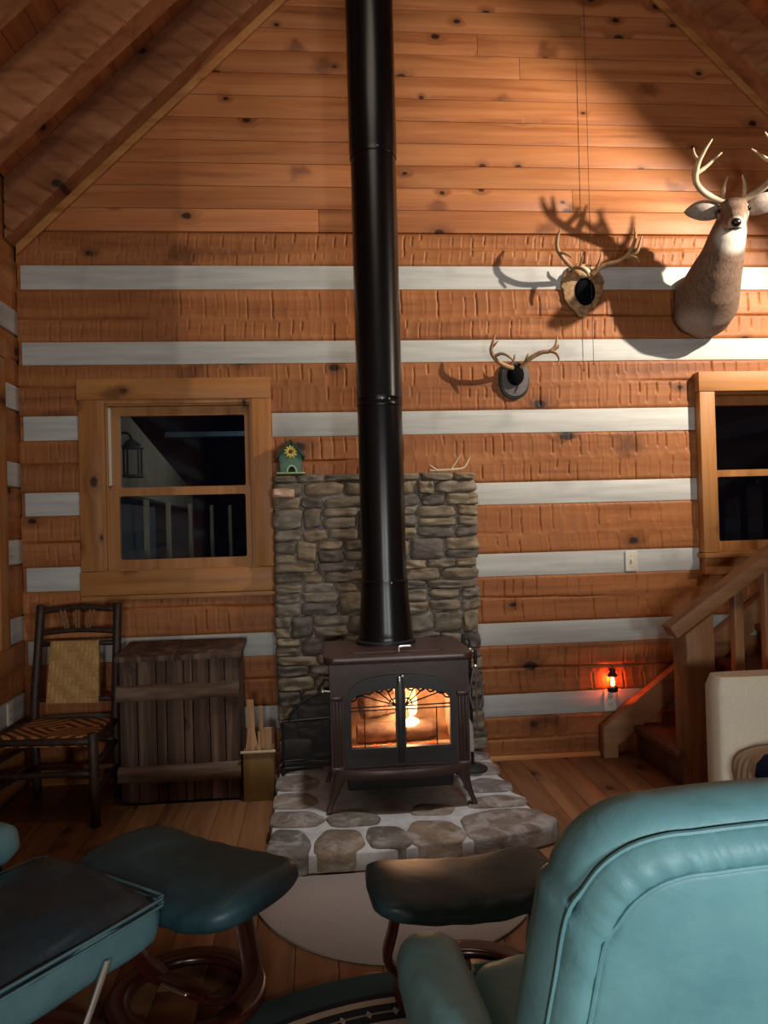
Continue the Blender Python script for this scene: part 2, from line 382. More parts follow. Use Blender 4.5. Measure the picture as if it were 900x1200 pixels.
def deer_mat():
    """grey-brown coat with white throat, pale muzzle rings and a dark brow"""
    T = NT('deer_coat'); co = T.coord()
    fur = T.noise(T.scaled(co, (90, 90, 26)), 1.0, 4, .7, .6); big = T.noise(co, 7.0, 3)
    col = T.ramp(fur, [(.3, lin((88, 70, 58))), (.7, lin((138, 114, 96)))])
    col = T.mix(T.smooth(big, .5, .75), col, lin((120, 98, 84)))
    def spot(c, rad, soft=.35, sc=(1, 1, 1)):
        d = T.n('VectorMath', {'operation': 'LENGTH'}, _0=T.scaled(T.vadd(co, tuple(-x for x in c)), sc)).outputs['Value']
        return T.math('SUBTRACT', 1.0, T.smooth(d, rad*(1-soft), rad*(1+soft)))
    wht = lin((200, 192, 182))
    mx = Matrix.Translation((.07, -.42, .545)) @ Matrix.Rotation(math.radians(-25), 4, 'Z') @ Matrix.Rotation(math.radians(3), 4, 'Y') @ Matrix.Rotation(math.radians(9), 4, 'X') @ Matrix.Translation((-.07, .43, -.63))
    H = lambda x, y, z: tuple(mx @ V((.07+x, y, z)))
    col = T.mix(spot((.045, -.49, .43), .088, .3, (1, .7, 1.0)), col, wht)      # throat
    col = T.mix(T.math('MULTIPLY', spot((-.02, -.16, .03), .11, .6, (1, 1, 1.2)), .45), col, wht)   # lower brisket
    col = T.mix(spot(H(0, -.668, .548), .045, .25), col, wht)                     # muzzle
    for sx in (-1, 1): col = T.mix(T.math('MULTIPLY', spot(H(sx*.062, -.49, .655), .03, .4), .8), col, wht)
    col = T.mix(T.math('MULTIPLY', spot(H(0, -.50, .72), .055, .4), .75), col, lin((54, 40, 34)))   # brow
    col = T.mix(T.math('MULTIPLY', spot(H(0, -.60, .645), .03, .5), .5), col, lin((70, 54, 44)))
    return T.principled(col, .85, 0, T.bump(fur, .4, .006), .2)
M['deer'] = deer_mat()

# ------------------------------------------------------------------ setting
WY = 4.412; XL, XR = -1.62, 3.686; EAVE = 2.97; SL = .97; RX = (XL+XR)/2
def zu(x): return EAVE + SL*(min(x, 2*RX-x) - XL)     # rafter underside
def hewn(mb, org, ud, ulen, z0, z1, nrm, du, dz, seed, holes=(), base=.0, depth=.005, notch=.0085):
    rs = np.random.RandomState(seed)
    nu = max(2, int(ulen/du)+1); nz = max(6, int((z1-z0)/dz)+1)
    u = np.linspace(0, ulen, nu); z = np.linspace(z0, z1, nz); U, Z = np.meshgrid(u, z, indexing='ij')
    wob = .010*np.sin(U*1.3+seed)+.004*np.sin(U*3.1+seed*2)
    mid = z0+(z1-z0)*(.5+.06*math.sin(seed*3.3))+wob
    H = np.full(U.shape, base)
    e = np.minimum(np.minimum(Z-z0, z1-Z)/.022, 1.0); H -= .014*(1-e)**2
    low = .55+.45*np.sin(U*.9+seed*1.3)*np.sin(U*2.3+seed)
    for row in (0, 1):
        sp = np.cumsum(rs.uniform(.042, .085, int(ulen/.04)+20))-.3
        sh = U + (Z-mid)*rs.uniform(-.07, .07) + .0015*np.sin(Z*60+seed)
        i = np.clip(np.searchsorted(sp, sh.ravel())-1, 0, len(sp)-2).reshape(U.shape)
        fr = (sh-sp[i])/(sp[i+1]-sp[i]); dep = rs.uniform(.35, 1.25, len(sp))[i]
        m = (Z > mid) if row else (Z <= mid)
        span = np.where(m, (np.where(row, z1-Z, mid-Z))/np.where(row, z1-mid, mid-z0), 0)
        prof = (4*fr*(1-fr))**.7 * (.45+.55*np.sin(PI*np.clip(span, 0, 1))**.5)
        H -= np.where(m, depth*dep*prof*np.clip(low+.35, .15, 1.2), 0)
        # scoring notches where each axe stroke stopped, longer or shorter
        dist = np.minimum(sh-sp[i], sp[i+1]-sh); near = np.where(sh-sp[i] < sp[i+1]-sh, i, i+1)
        ln0 = rs.uniform(.45, 1.05, len(sp))[near]; st0 = rs.uniform(-.05, .25, len(sp))[near]; dd = rs.uniform(.35, 1.2, len(sp))[near]
        on = np.clip((span-st0)/.08, 0, 1)*np.clip((st0+ln0-span)/.08, 0, 1)
        H -= np.where(m, notch*dd*on*np.exp(-(dist/.0048)**2), 0)
    crack = np.exp(-((Z-mid)/.0045)**2)*np.clip(2*np.sin(U*1.1+seed)+1.1, 0, 1); H -= .016*crack
    P = np.array(org)[None, None, :]+U[..., None]*np.array(ud)+np.array([0, 0, 1])*Z[..., None]+H[..., None]*np.array(nrm)
    o = len(mb.v); mb.v += list(map(tuple, P.reshape(-1, 3))); r = rs.rand(); mb.r += [r]*(nu*nz)
    for i in range(nu-1):
        uc = (u[i]+u[i+1])/2
        for j in range(nz-1):
            zc = (z[j]+z[j+1])/2
            if any(h[0] < uc < h[1] and h[2] < zc < h[3] for h in holes): continue
            a = o+i*nz+j; mb.f.append((a, a+nz, a+nz+1, a+1)); mb.mi.append(0)

LOGS = [(.0, .25), (.37, .662), (.785, 1.065), (1.19, 1.484), (1.605, 1.902), (2.03, 2.322), (2.442, 2.745), (2.873, 3.068)]
W1 = (-1.20, -.32, 1.12, 2.14); W2 = (2.37, 3.3, 1.15, 2.12)
def holesU(off, ws): return [(w[0]-off, w[1]-off, w[2], w[3]) for w in ws]
mb = MB()
for i, (a, b) in enumerate(LOGS):
    hewn(mb, (XL, WY, 0), (1, 0, 0), XR-XL, a, b, (0, -1, 0), .0055, .0075, 11+i*7, holesU(XL, (W1, W2)), .012)
# solid core behind the logs, in pieces around the two window openings
for lo, hi in (((XL, 0), (W1[0], 3.07)), ((W1[1], 0), (W2[0], 3.07)), ((W2[1], 0), (XR, 3.07)), ((W1[0], 0), (W1[1], W1[2])), ((W1[0], W1[3]), (W1[1], 3.07)), ((W2[0], 0), (W2[1], W2[2])), ((W2[0], W2[3]), (W2[1], 3.07))):
    mb.box((lo[0], WY+.004, lo[1]), (hi[0], WY+.16, hi[1]), rnd=.3)
wall_back = mb.build('wall_back', M['log'], kind='structure', ang=60)
CH = [(LOGS[i][1], LOGS[i+1][0]) for i in range(7)]
for a, b in CH:
    segs = [(XL, XR)]
    for w in ((-1.30, -.235, 1.03, 2.24), (2.275, 3.45, 1.03, 2.23)):
        if a < w[3]-.02 and b > w[2]+.02:
            segs = [s for g in segs for s in ((g[0], min(g[1], w[0])), (max(g[0], w[1]), g[1])) if s[1]-s[0] > .02]
    for s0, s1 in segs:
        c = MB(); s0 += .02 if s0 == XL else 0
        c.box((s0, WY-.006, a-.004), (s1, WY+.02, b+.004), .003)
        c.build('chinking', M['chink'], wall_back, label='white chinking band')

# gable boards
mb = MB(); z = 3.070; bi = 0
while z < 5.8:
    h = .1305; zt = z+h
    if zt < EAVE+.3: x0, x1 = XL, XR
    else:
        d = (zt-(EAVE+.30))/SL; x0, x1 = XL+d, XR-d
    if x1-x0 > .3:
        cuts = [x0]; random.seed(100+bi)
        xx = x0+random.uniform(1.2, 4.5)
        while xx < x1-.5: cuts.append(xx); xx += random.uniform(2.6, 4.8)
        cuts.append(x1)
        for a, b in zip(cuts[:-1], cuts[1:]):
            mb.box((a+.0006, WY-.012, z+.001), (b-.0006, WY+.02, zt-.001), .003, rnd=random.random())
    z += h; bi += 1
mb.prism([(XL, 3.07), (XR, 3.07), (XR, 3.2), (RX, 3.2+SL*(RX-XL)), (XL, 3.2)], lambda x, zz, d: (x, d, zz), WY+.022, WY+.10)
wall_gable = mb.build('wall_gable', M['gable'], kind='structure')
random.seed(21)

# left wall (logs half a course off), with chinking
W3 = (3.10, 4.03, .86, 2.27)
LL = [(-.2+.42*k+.14, .395+.42*(k-1)+.42-.0) for k in range(8)]
LLOG = [(0.0, .385)]+[(.51+.42*k, .805+.42*k) for k in range(6)]
mb = MB()
for i, (a, b) in enumerate(LLOG):
    hewn(mb, (XL, 0.8, 0), (0, 1, 0), WY-.8, a, min(b, 3.0), (1, 0, 0), .014, .018, 91+i*5, holesU(.8, (W3,)), .0)
    mb.box((XL-.16, -3.6, a), (XL, .8, b), .02, rnd=random.random())
for lo, hi in (((-3.6, 0), (W3[0], 3.3)), ((W3[1], 0), (WY, 3.3)), ((W3[0], 0), (W3[1], W3[2])), ((W3[0], W3[3]), (W3[1], 3.3))):
    mb.box((XL-.17, lo[0], lo[1]), (XL-.012, hi[0], hi[1]), rnd=.6)
wall_left = mb.build('wall_left', M['logY'], kind='structure', ang=60)
for k in range(6):
    a, b = LLOG[k][1], LLOG[k+1][0]
    for y0, y1 in (((4.14, WY-.012), (-3.6, 3.0)) if .68 < a < 2.3 else ((-3.6, WY-.012),)):
        c = MB(); c.box((XL-.02, y0, a-.003), (XL+.004, y1, b+.003), .003); c.build('chinking', M['chink'], wall_left, label='white chinking band')
# right wall and the wall behind the viewer
mb = MB()
for i, (a, b) in enumerate(LLOG):
    hewn(mb, (XR, 0.4, 0), (0, 1, 0), WY-.4, a, min(b, 3.0), (-1, 0, 0), .03, .03, 191+i*5)
    mb.box((XR, -3.6, a), (XR+.16, .4, b), .02)
mb.box((XR+.012, -3.6, 0), (XR+.17, WY, 3.3), rnd=.6)
wall_right = mb.build('wall_right', M['logY'], kind='structure', ang=60)
for k in range(6):
    c = MB(); c.box((XR-.004, -3.6, LLOG[k][1]-.003), (XR+.02, WY-.012, LLOG[k+1][0]+.003), .003); c.build('chinking', M['chink'], wall_right)
mb = MB()
for i, (a, b) in enumerate(LOGS): mb.box((XL, -3.75, a), (XR, -3.6, b+.12), .02)
mb.prism([(XL, 3.07), (XR, 3.07), (XR, 3.25), (RX, 3.25+SL*(RX-XL)), (XL, 3.25)], lambda x, zz, d: (x, d, zz), -3.75, -3.62)
mb.build('wall_front', M['log'], kind='structure')

# floor planks run towards the back wall
mb = MB(); x = XL; pi_ = 0
while x < XR:
    w = .138; x1 = min(x+w, XR)
    ys = [-3.6]; yy = -3.6+random.uniform(.6, 3)
    while yy < 4.2: ys.append(yy); yy += random.uniform(1.8, 3.4)
    ys.append(WY+.01)
    for a, b in zip(ys[:-1], ys[1:]):
        mb.box((x+.0009, a+.0008, -.03), (x1-.0009, b-.0008, 0), .0022, rnd=random.random())
    x = x1
mb.box((XL, -3.6, -.06), (XR, WY, -.031), rnd=.2)
mb.build('floor', M['floor'], kind='structure')

# ceiling boards and rafters
mb = MB()
slope_len = (RX-XL)*math.sqrt(1+SL*SL); ang = math.atan(SL)
for side in (-1, 1):
    t = 0.0
    while t < slope_len:
        w = .14; a, b = t, min(t+w, slope_len); sa, sb = a*math.cos(ang), b*math.cos(ang)
        p = []
        for s_ in (sa+.001, sb-.001):
            xx = (XL+s_) if side < 0 else (XR-s_)
            p.append((xx, zu(xx)+.33))
        nx, nz = (-math.sin(ang)*.02, math.cos(ang)*.02) if side < 0 else (math.sin(ang)*.02, math.cos(ang)*.02)
        mb.prism([p[0], p[1], (p[1][0]+nx, p[1][1]+nz), (p[0][0]+nx, p[0][1]+nz)], lambda x, zz, d: (x, d, zz), -3.75, WY+.02, rnd=random.random())
        t += w
mb.build('ceiling', M['ceil'], kind='structure')
RY = [4.318, 3.69, 3.06, 2.43, 1.80, 1.17, .54, -.09, -.72, -1.35, -1.98, -2.61]
def rafter(side, yc, w=.145, hgt=.325, seed=1, fine=True):
    mb = MB(); rs = np.random.RandomState(seed)
    L = slope_len; du = .007 if fine else .2
    nu = int(L/du)+1; us = np.linspace(0, L, nu); sp = np.cumsum(rs.uniform(.07, .13, 80))-.2
    hv = hgt*math.cos(ang)  # face width measured across the slope
    rings = []
    nz = 12 if fine else 2
    for u in us:
        i = max(0, min(np.searchsorted(sp, u)-1, len(sp)-2))
        ring = []
        def pt(vv, y):
            # vv: distance across slope above the underside, y: along the room
            cx = u*math.cos(ang)-vv*math.sin(ang); cz = u*math.sin(ang)+vv*math.cos(ang)
            xx = XL+max(cx, 0.0) if cx > 0 else XL
            xw = xx if side < 0 else (2*RX-xx)
            zw = EAVE+cz if cx > 0 else EAVE+(u*math.sin(ang)+u*math.cos(ang)/math.tan(ang) if False else cz)
            return (xw, y, zw)
        for j in range(nz):      # camera-facing side
            vv = hv*j/(nz-1); sh = u+(vv-hv/2)*.25
            k = max(0, min(np.searchsorted(sp, sh)-1, len(sp)-2)); fr = (sh-sp[k])/(sp[k+1]-sp[k])
            e = .006*max(0, 1-min(vv, hv-vv)/.015)
            d = (.008*(4*fr*(1-fr))**.7*(.4+.6*math.sin(PI*j/(nz-1))) + .019*math.exp(-(min(sh-sp[k], sp[k+1]-sh)/.0085)**2)*min(1, 4*(1-j/(nz-1)))) if fine else 0
            ring.append(pt(vv, yc-w/2+d+e))
        for j in range(nz): ring.append(pt(hv*(1-j/(nz-1)), yc+w/2))
        rings.append(ring)
    mb.loft(rings, rs.rand())
    return mb
for i, yc in enumerate(RY):
    for side in (-1, 1):
        rafter(side, yc, seed=40+i*2+side, fine=(i < 3)).build('rafter', M['rafter'], kind='structure', ang=50)
# pale trim where the gable boards meet the end rafters
def trim(name, mb, m): return mb.build(name, m, kind='structure')
for n_, side in ((1, -1), (2, 1)):
    mb = MB()
    p = []
    for xx in (XL+.01, RX):
        xw = xx if side < 0 else 2*RX-xx
        p.append((xw, zu(xx)-.055)); 
    q = [(p[1][0], p[1][1]+.075), (p[0][0], p[0][1]+.075)]
    mb.prism(p+q, lambda x, zz, d: (x, d, zz), WY-.035, WY-.0135, bev=.003)
    trim('trim_%d' % n_, mb, M['casingX'])
mb = MB(); mb.prism([(0, 0), (.022, 0), (.020, .010), (.010, .020), (0, .022)], lambda a, b, d: (d, WY-.013-a, b), .95, 1.64); trim('baseboard_back', mb, M['casingX'])
mb = MB(); mb.prism([(0, 0), (.022, 0), (.020, .010), (.010, .020), (0, .022)], lambda a, b, d: (d, WY-.013-a, b), XL+.02, -.25); trim('trim_3', mb, M['casingX'])

# ------------------------------------------------------------------ windows
def rrect(x0, x1, z0, z1, r, k=5):
    out = []
    for cx, cz, a0 in ((x1-r, z1-r, 0), (x0+r, z1-r, 90), (x0+r, z0+r, 180), (x1-r, z0+r, 270)):
        for i in range(k): a = math.radians(a0+90*i/(k-1)); out.append((cx+r*math.cos(a), cz+r*math.sin(a)))
    return out
def rsharp(x0, x1, z0, z1, k=5): # same number of points, sharp corners
    out = []
    for cx, cz, dx, dz in ((x1, z1, 0, 1), (x0, z1, -1, 0), (x0, z0, 0, -1), (x1, z0, 1, 0)):
        out += [(cx, cz)]*k
    return out
def sash(parent, x0, x1, z0, z1, y, rail, glass, mapf, name='sash', r=.012, t=.035):
    s = MB(); s.frame(rsharp(x0, x1, z0, z1), rrect(x0+rail[0], x1-rail[1], z0+rail[2], z1-rail[3], r), mapf, y, y+t)
    so = s.build(name, M['casing'], parent)
    g = MB(); g.prism([(x0+rail[0]-.005, z0+rail[2]-.005), (x1-rail[1]+.005, z0+rail[2]-.005), (x1-rail[1]+.005, z1-rail[3]+.005), (x0+rail[0]-.005, z1-rail[3]+.005)], mapf, y+t*.45, y+t*.6)
    g.build('pane', glass, so)
mapB = lambda x, zz, d: (x, d, zz)
w1 = MB()
w1.box((-1.305, WY-.034, 2.118), (-.238, WY+.01, 2.236), .004, mi=1)
w1.box((-1.30, WY-.03, 1.165), (-1.178, WY+.01, 2.118), .004)
w1.box((-.345, WY-.03, 1.165), (-.238, WY+.01, 2.118), .004)
w1.box((-1.305, WY-.034, 1.03), (-.232, WY+.01, 1.163), .004, mi=1)
w1.box((-1.305, WY-.026, 1.0), (-.232, WY+.01, 1.028), .004, mi=1)
win1 = w1.build('window_1', [M['casing'], M['casingX']], kind='structure')
j = MB()   # jamb liner and stops
j.frame(rsharp(-1.20, -.32, 1.12, 2.14), rsharp(-1.158, -.356, 1.168, 2.096), mapB, WY-.022, WY+.12)
j.frame(rsharp(-1.18, -.34, 1.15, 2.12), rsharp(-1.148, -.364, 1.178, 2.086), mapB, WY-.002, WY+.10)
j.build('jamb', M['casing'], win1)
tr = MB(); tr.box((-1.148, WY+.006, 1.64), (-1.132, WY+.07, 2.08), .002); tr.build('track', M['vinyl'], win1, label='cream window track')
sash(win1, -1.148, -.364, 1.60, 2.086, WY+.045, (.055, .03, .03, .05), M['glass'], mapB)
sash(win1, -1.148, -.364, 1.178, 1.625, WY+.006, (.055, .03, .045, .045), M['glass'], mapB)

w2 = MB()
w2.box((2.27, WY-.075, 2.118), (3.45, WY+.01, 2.235), .006, mi=1)
w2.box((2.275, WY-.07, 1.165), (2.37, WY+.01, 2.118), .005)
w2.box((3.30, WY-.07, 1.165), (3.42, WY+.01, 2.118), .005)
w2.box((2.262, WY-.10, 1.135), (3.45, WY+.01, 1.163), .006, mi=1)
w2.box((2.285, WY-.06, 1.035), (3.43, WY+.01, 1.134), .005, mi=1)
win2 = w2.build('window_2', [M['casing'], M['casingX']], kind='structure')
j = MB(); j.frame(rsharp(2.36, 3.31, 1.14, 2.125), rsharp(2.378, 3.292, 1.172, 2.105), mapB, WY-.03, WY+.12); j.build('jamb', M['casing'], win2)
sash(win2, 2.378, 3.292, 1.625, 2.105, WY+.05, (.03, .03, .03, .055), M['glass'], mapB)
sash(win2, 2.378, 3.292, 1.172, 1.655, WY+.01, (.035, .035, .055, .04), M['glass'], mapB)

mapL = lambda y, zz, d: (XL+d, y, zz)
w3 = MB()
w3.box((XL, 4.02, .80), (XL+.035, 4.135, 2.30), .004); w3.box((XL, 2.98, .80), (XL+.035, 3.10, 2.30), .004)
w3.box((XL, 2.96, 2.30), (XL+.04, 4.15, 2.405), .004); w3.box((XL, 2.96, .675), (XL+.05, 4.15, .80), .004)
win3 = w3.build('window_3', M['casing'], kind='structure')
sash(win3, 3.10, 4.02, 1.56, 2.30, -.05, (.04, .04, .04, .04), M['glass'], mapL, t=.03)
sash(win3, 3.10, 4.02, .80, 1.60, -.01, (.04, .04, .05, .04), M['glass'], mapL, t=.03)

# what shows of the porch through the first window
M['porchw'] = plain('porch_cream_wall', (150, 140, 116), .9, var=.2, scale=6)
M['porchb'] = plain('porch_blue_boards', (62, 82, 92), .9, var=.2, scale=6)
mb = MB(); mb.prism([(4.75, 1.64), (8.0, 1.58), (8.0, 1.76), (4.75, 2.26)], lambda y, zz, d: (d, y, zz), -1.33, -1.25); pw = mb.build('wall_porch', M['porchw'], kind='structure')
mb = MB(); mb.box((-1.31, 4.95, .2), (-1.26, 6.2, 1.56)); mb.build('wall_porch_lower', M['porchb'], kind='structure')
k = 4
for (x, y, w) in ((-1.245, 4.85, .035), (-1.2, 5.5, .03), (-1.18, 6.2, .03), (-1.12, 6.9, .03), (-1.0, 7.4, .03), (-.85, 7.6, .03)):
    mb = MB(); mb.box((x, y, .0), (x+w, y+.06, 1.6), .004); mb.build('trim_%d' % k, M['porchw'], kind='structure'); k += 1
mb = MB(); mb.box((-1.25, 6.6, 2.16), (.4, 6.68, 2.20)); mb.build('trim_%d' % k, M['porchb'], kind='structure')
mb = MB(); mb.box((-2.2, 4.6, -.05), (1.0, 8.2, 0)); mb.build('floor_porch', M['porchb'], kind='structure')
pl = thing('porch_lantern', 'dark square lantern on the porch seen through the upper left window pane', 'lantern', (-1.16, 5.05, 1.74))
mb = MB()
for sx in (-.045, .045):
    for sy in (-.045, .045): mb.box((sx-.006, sy-.006, 0), (sx+.006, sy+.006, .17))
mb.box((-.055, -.055, -.015), (.055, .055, 0), .003); mb.box((-.06, -.06, .17), (.06, .06, .185), .003)
mb.prism([(-.055, .185), (.055, .185), (.015, .225), (-.015, .225)], lambda a, b, d: (a, d, b), -.05, .05); mb.build('cage', M['black'], pl)
mb = MB(); mb.tube([(0, 0, .22), (-.03, 0, .27), (-.085, 0, .27)], .008); mb.build('hanger', M['black'], pl)

# ------------------------------------------------------------------ stone backing and hearth
def stone_face(mb, x0, x1, z0, z1, y, dep, seed, mi=0):
    rs = random.Random(seed); nu, nv = 13, 9; vs = []; r = rs.random()
    cx, cz = (x0+x1)/2, (z0+z1)/2; hx, hz = (x1-x0)/2, (z1-z0)/2
    ex = rs.uniform(3.4, 10); tl = rs.uniform(-.2, .2); sk = rs.uniform(-.14, .14)
    for i in range(nu):
        for j in range(nv):
            a, b = -1+2*i/(nu-1), -1+2*j/(nv-1)
            # pull the square grid towards a rounded outline
            s = (abs(a)**ex+abs(b)**ex)**(1/ex); m = max(abs(a), abs(b)); k = m/s if s > 0 else 1
            a2, b2 = a*k, b*k
            n1 = noise.noise(V((a2*1.3+seed*3.1, b2*1.3, seed*1.7)))
            n2 = noise.noise(V((a2*1.1, b2*1.4+seed*2.3, seed*.7+9)))
            xx = cx+hx*(a2+sk*b2*.5+.10*n1*m); zz = cz+hz*(b2+tl*a2+.14*n2*m)
            hgt = dep*(1-m**8)**.7*(1+.4*n1+.25*n2) if m < 1 else 0
            vs.append((xx, y-hgt-.007*noise.noise(V((xx*26, zz*34, seed)))*(1 if m < 1 else .3), zz))
    fs = [(i*nv+j, (i+1)*nv+j, (i+1)*nv+j+1, i*nv+j+1) for i in range(nu-1) for j in range(nv-1)]
    # skirt back into the mortar
    bd = [i*nv for i in range(nu)]+[(nu-1)*nv+j for j in range(1, nv)]+[i*nv+nv-1 for i in range(nu-2, -1, -1)]+[j for j in range(nv-2, 0, -1)]
    o = len(vs); vs += [(vs[b][0], y+.03, vs[b][2]) for b in bd]; n = len(bd)
    fs += [(bd[(i+1) % n], bd[i], o+i, o+(i+1) % n) for i in range(n)]
    mb.add(vs, fs, r, mi)
HZ = .085
SX0, SX1, SZ0, SZ1, SY = -.232, .915, .090, 1.672, WY-.095
mb = MB(); rs = random.Random(5)
mb.box((SX0+.008, SY+.010, HZ+.004), (SX1-.008, WY-.016, SZ1-.01), .004, mi=1)
z = SZ0; row = 0
while z < SZ1-.03:
    h = rs.choice([.05, .065, .08, .10, .12, .13]); h = min(h, SZ1-z)
    if SZ1-(z+h) < .04: h = SZ1-z
    x = SX0-rs.uniform(0, .012)
    xe = SX1+rs.uniform(-.012, .012) + max(0, .03*(1-(z-SZ0)/.5))
    while x < xe-.02:
        w = rs.uniform(.09, .25)*(1.15 if h < .07 else .95); w = min(w, xe-x)
        if xe-(x+w) < .05: w = xe-x
        if h > .09 and rs.random() < .42:   # two thin stones one above the other
            sp_ = rs.uniform(.4, .6)
            stone_face(mb, x-.001, x+w+.001, z-.001, z+h*sp_+.001, SY+.014, rs.uniform(.018, .035), row*37+int(x*991))
            stone_face(mb, x-.001, x+w+.001, z+h*sp_-.001, z+h+.001, SY+.014, rs.uniform(.018, .035), row*41+int(x*883)+3)
        else:
            stone_face(mb, x-.001, x+w+.001, z-.001+rs.uniform(-.006, .004), z+h+.001+rs.uniform(-.004, .006), SY+.014, rs.uniform(.02, .042), row*31+int(x*977))
        x += w
    z += h; row += 1
# stones on the exposed right and left returns and on top
sbk = mb.build('stone_surround', [M['stone'], M['mortar']], ang=70)
tag(sbk, 'tall rough fieldstone panel on the log wall behind the black stovepipe', 'stone surround')
sp = MB(); stone_face(sp, -.245, -.11, 1.545, 1.60, SY-.012, .04, 77); so = sp.build('pale_stone', plain('pale_pink_stone', (206, 172, 148), .8, var=.2, scale=20, bump=.3), sbk, label='pale pinkish stone at upper left')

def slab_stone(mb, poly, z0, z1, seed, front=False, sm=2):
    """irregular flat stone from a rough outline, edges rolled"""
    rs = random.Random(seed); pts = [V((p[0], p[1], 0)) for p in poly]
    c0 = sum(pts, V())/len(pts); pts = [c0+(p-c0)*1.18 for p in pts]
    for _ in range(sm):   # chaikin
        q = []
        for i in range(len(pts)):
            a, b = pts[i], pts[(i+1) % len(pts)]; q += [a*.84+b*.16, a*.16+b*.84]
        pts = q
    c = sum(pts, V())/len(pts); rings = []
    for s_, zz in ((1.0, z0), (1.0, z1-.012), (.975, z1-.004), (.93, z1), (.6, z1+.003), (.2, z1+.002)):
        ring = []
        for p in pts:
            d = (p-c); k = 1+.05*noise.noise(V((p.x*14+seed, p.y*14, seed*.7)))
            q = c+d*s_*k; ring.append((q.x, q.y, zz+.004*noise.noise(V((q.x*9, q.y*9, seed)))))
        rings.append(ring)
    mb.loft(rings, rs.random())
HZ = .085
mb = MB()
hp = [(-.225, 3.098), (.2, 3.09), (.60, 3.13), (.94, 3.225), (.985, 3.26), (.955, 3.40), (.93, 3.5), (.955, 3.58), (.91, 3.66), (.925, 3.80), (.90, 3.9), (.925, 4.05), (.92, 4.39), (-.225, 4.39)]
mb.prism(hp, lambda a, b, d: (a, b, d), 0.0, HZ-.006, mi=1, bev=.008)
polys = [[(-.222, 3.092), (-.08, 3.085), (-.06, 3.2), (-.10, 3.32), (-.21, 3.34)],
         [(-.03, 3.10), (.10, 3.088), (.155, 3.16), (.14, 3.28), (.02, 3.31), (-.03, 3.20)],
         [(.205, 3.12), (.335, 3.115), (.36, 3.2), (.31, 3.30), (.20, 3.31), (.185, 3.22)],
         [(.38, 3.115), (.55, 3.13), (.585, 3.21), (.53, 3.33), (.40, 3.34), (.36, 3.24)],
         [(.625, 3.14), (.80, 3.17), (.95, 3.225), (.99, 3.27), (.94, 3.40), (.78, 3.42), (.63, 3.36)],
         [(-.22, 3.40), (-.05, 3.38), (.0, 3.44), (-.06, 3.53), (-.22, 3.55)],
         [(.05, 3.36), (.22, 3.36), (.24, 3.44), (.12, 3.50), (.02, 3.46)],
         [(.68, 3.48), (.90, 3.47), (.935, 3.53), (.86, 3.60), (.70, 3.58)],
         [(-.22, 3.62), (-.08, 3.60), (-.03, 3.68), (-.09, 3.78), (-.22, 3.78)],
         [(.72, 3.68), (.90, 3.67), (.92, 3.78), (.80, 3.84), (.70, 3.78)],
         [(-.22, 3.86), (-.06, 3.85), (-.02, 3.96), (-.10, 4.06), (-.22, 4.05)],
         [(.72, 3.94), (.90, 3.92), (.92, 4.06), (.80, 4.12), (.70, 4.04)],
         [(-.22, 4.12), (-.02, 4.12), (.0, 4.26), (-.22, 4.28)], [(.70, 4.18), (.90, 4.16), (.92, 4.28), (.70, 4.30)],
         [(.40, 3.44), (.56, 3.42), (.60, 3.52), (.44, 3.56)]]
for i, p in enumerate(polys):
    top = HZ+(.004 if i < 14 else -.0015); slab_stone(mb, p, (.012 if i < 5 else .03), top, i*3+1)
hearth = mb.build('stone_hearth', [M['hstone'], M['hmortar']], ang=60)
tag(hearth, 'low stone hearth slab of brown fieldstones in pale mortar under the stove', 'hearth')

# ------------------------------------------------------------------ wood stove
SO = V((.362, 3.73, HZ+.008))
st = thing('wood_stove', 'brown cast iron wood stove with arched glass doors and a burning fire', 'stove', SO)
F = -.23      # front plane (local y)
def mapF(x, z, d): return (x, d, z)
def loop(x0, x1, z0, top, k=14):
    P = [(x0+(x1-x0)*i/k, z0) for i in range(k)]
    P += [(x1, z0+(top(x1)-z0)*i/k) for i in range(k)]
    P += [(x1+(x0-x1)*i/k, top(x1+(x0-x1)*i/k)) for i in range(k)]
    P += [(x0, top(x0)+(z0-top(x0))*i/k) for i in range(k)]
    return P
def archf(hw, zs, zc, rc=.05):
    def f(x):
        a = min(1, abs(x)/hw); z = zc-(zc-zs)*a*a
        e = max(0, (abs(x)-(hw-rc))/rc); return z-(rc*(1-math.sqrt(max(0, 1-min(1, e)**2))))*.9
    return f
body = MB()
flat = lambda x: .662
body.frame(loop(-.318, .318, .172, flat), loop(-.244, .244, .225, archf(.244, .558, .600, .10)), mapF, F, F+.03)
body.box((-.318, F+.03, .172), (-.288, .215, .662), .004); body.box((.288, F+.03, .172), (.318, .215, .662), .004)
body.box((-.318, .19, .172), (.318, .22, .662), .004); body.box((-.30, F+.02, .172), (.30, .2, .20), .003)
for sx in (-1, 1):
    for q in range(3): body.box((sx*.289-.02+q*.0155, F-.008, .2), (sx*.289-.02+q*.0155+.010, F+.004, .50), .004)
    body.box((sx*.289-.028, F-.012, .50), (sx*.289+.028, F+.004, .52), .004)
    body.box((sx*.289-.03, F-.012, .172), (sx*.289+.03, F+.004, .20), .004)
body.build('body', M['iron'], st)
tp = MB()
tp.prism(rrect(-.345, .345, F-.03, .245, .05, 6), lambda x, y, d: (x, y, d), .663, .700, bev=.010)
tp.prism(rrect(-.22, .22, -.17, -.02, .02, 6), lambda x, y, d: (x, y, d), .699, .704, bev=.002)
tp.build('top_plate', M['iron'], st)
gh = MB(); gh.tube([(.005, -.19, .704), (.005, -.19, .722), (.012, -.19, .727), (.06, -.185, .727)], .006, sub=3); gh.build('lid_handle', M['chrome'], st, label='bright lid handle')
lip = MB()     # curved apron under the doors
ring = []
N = 24
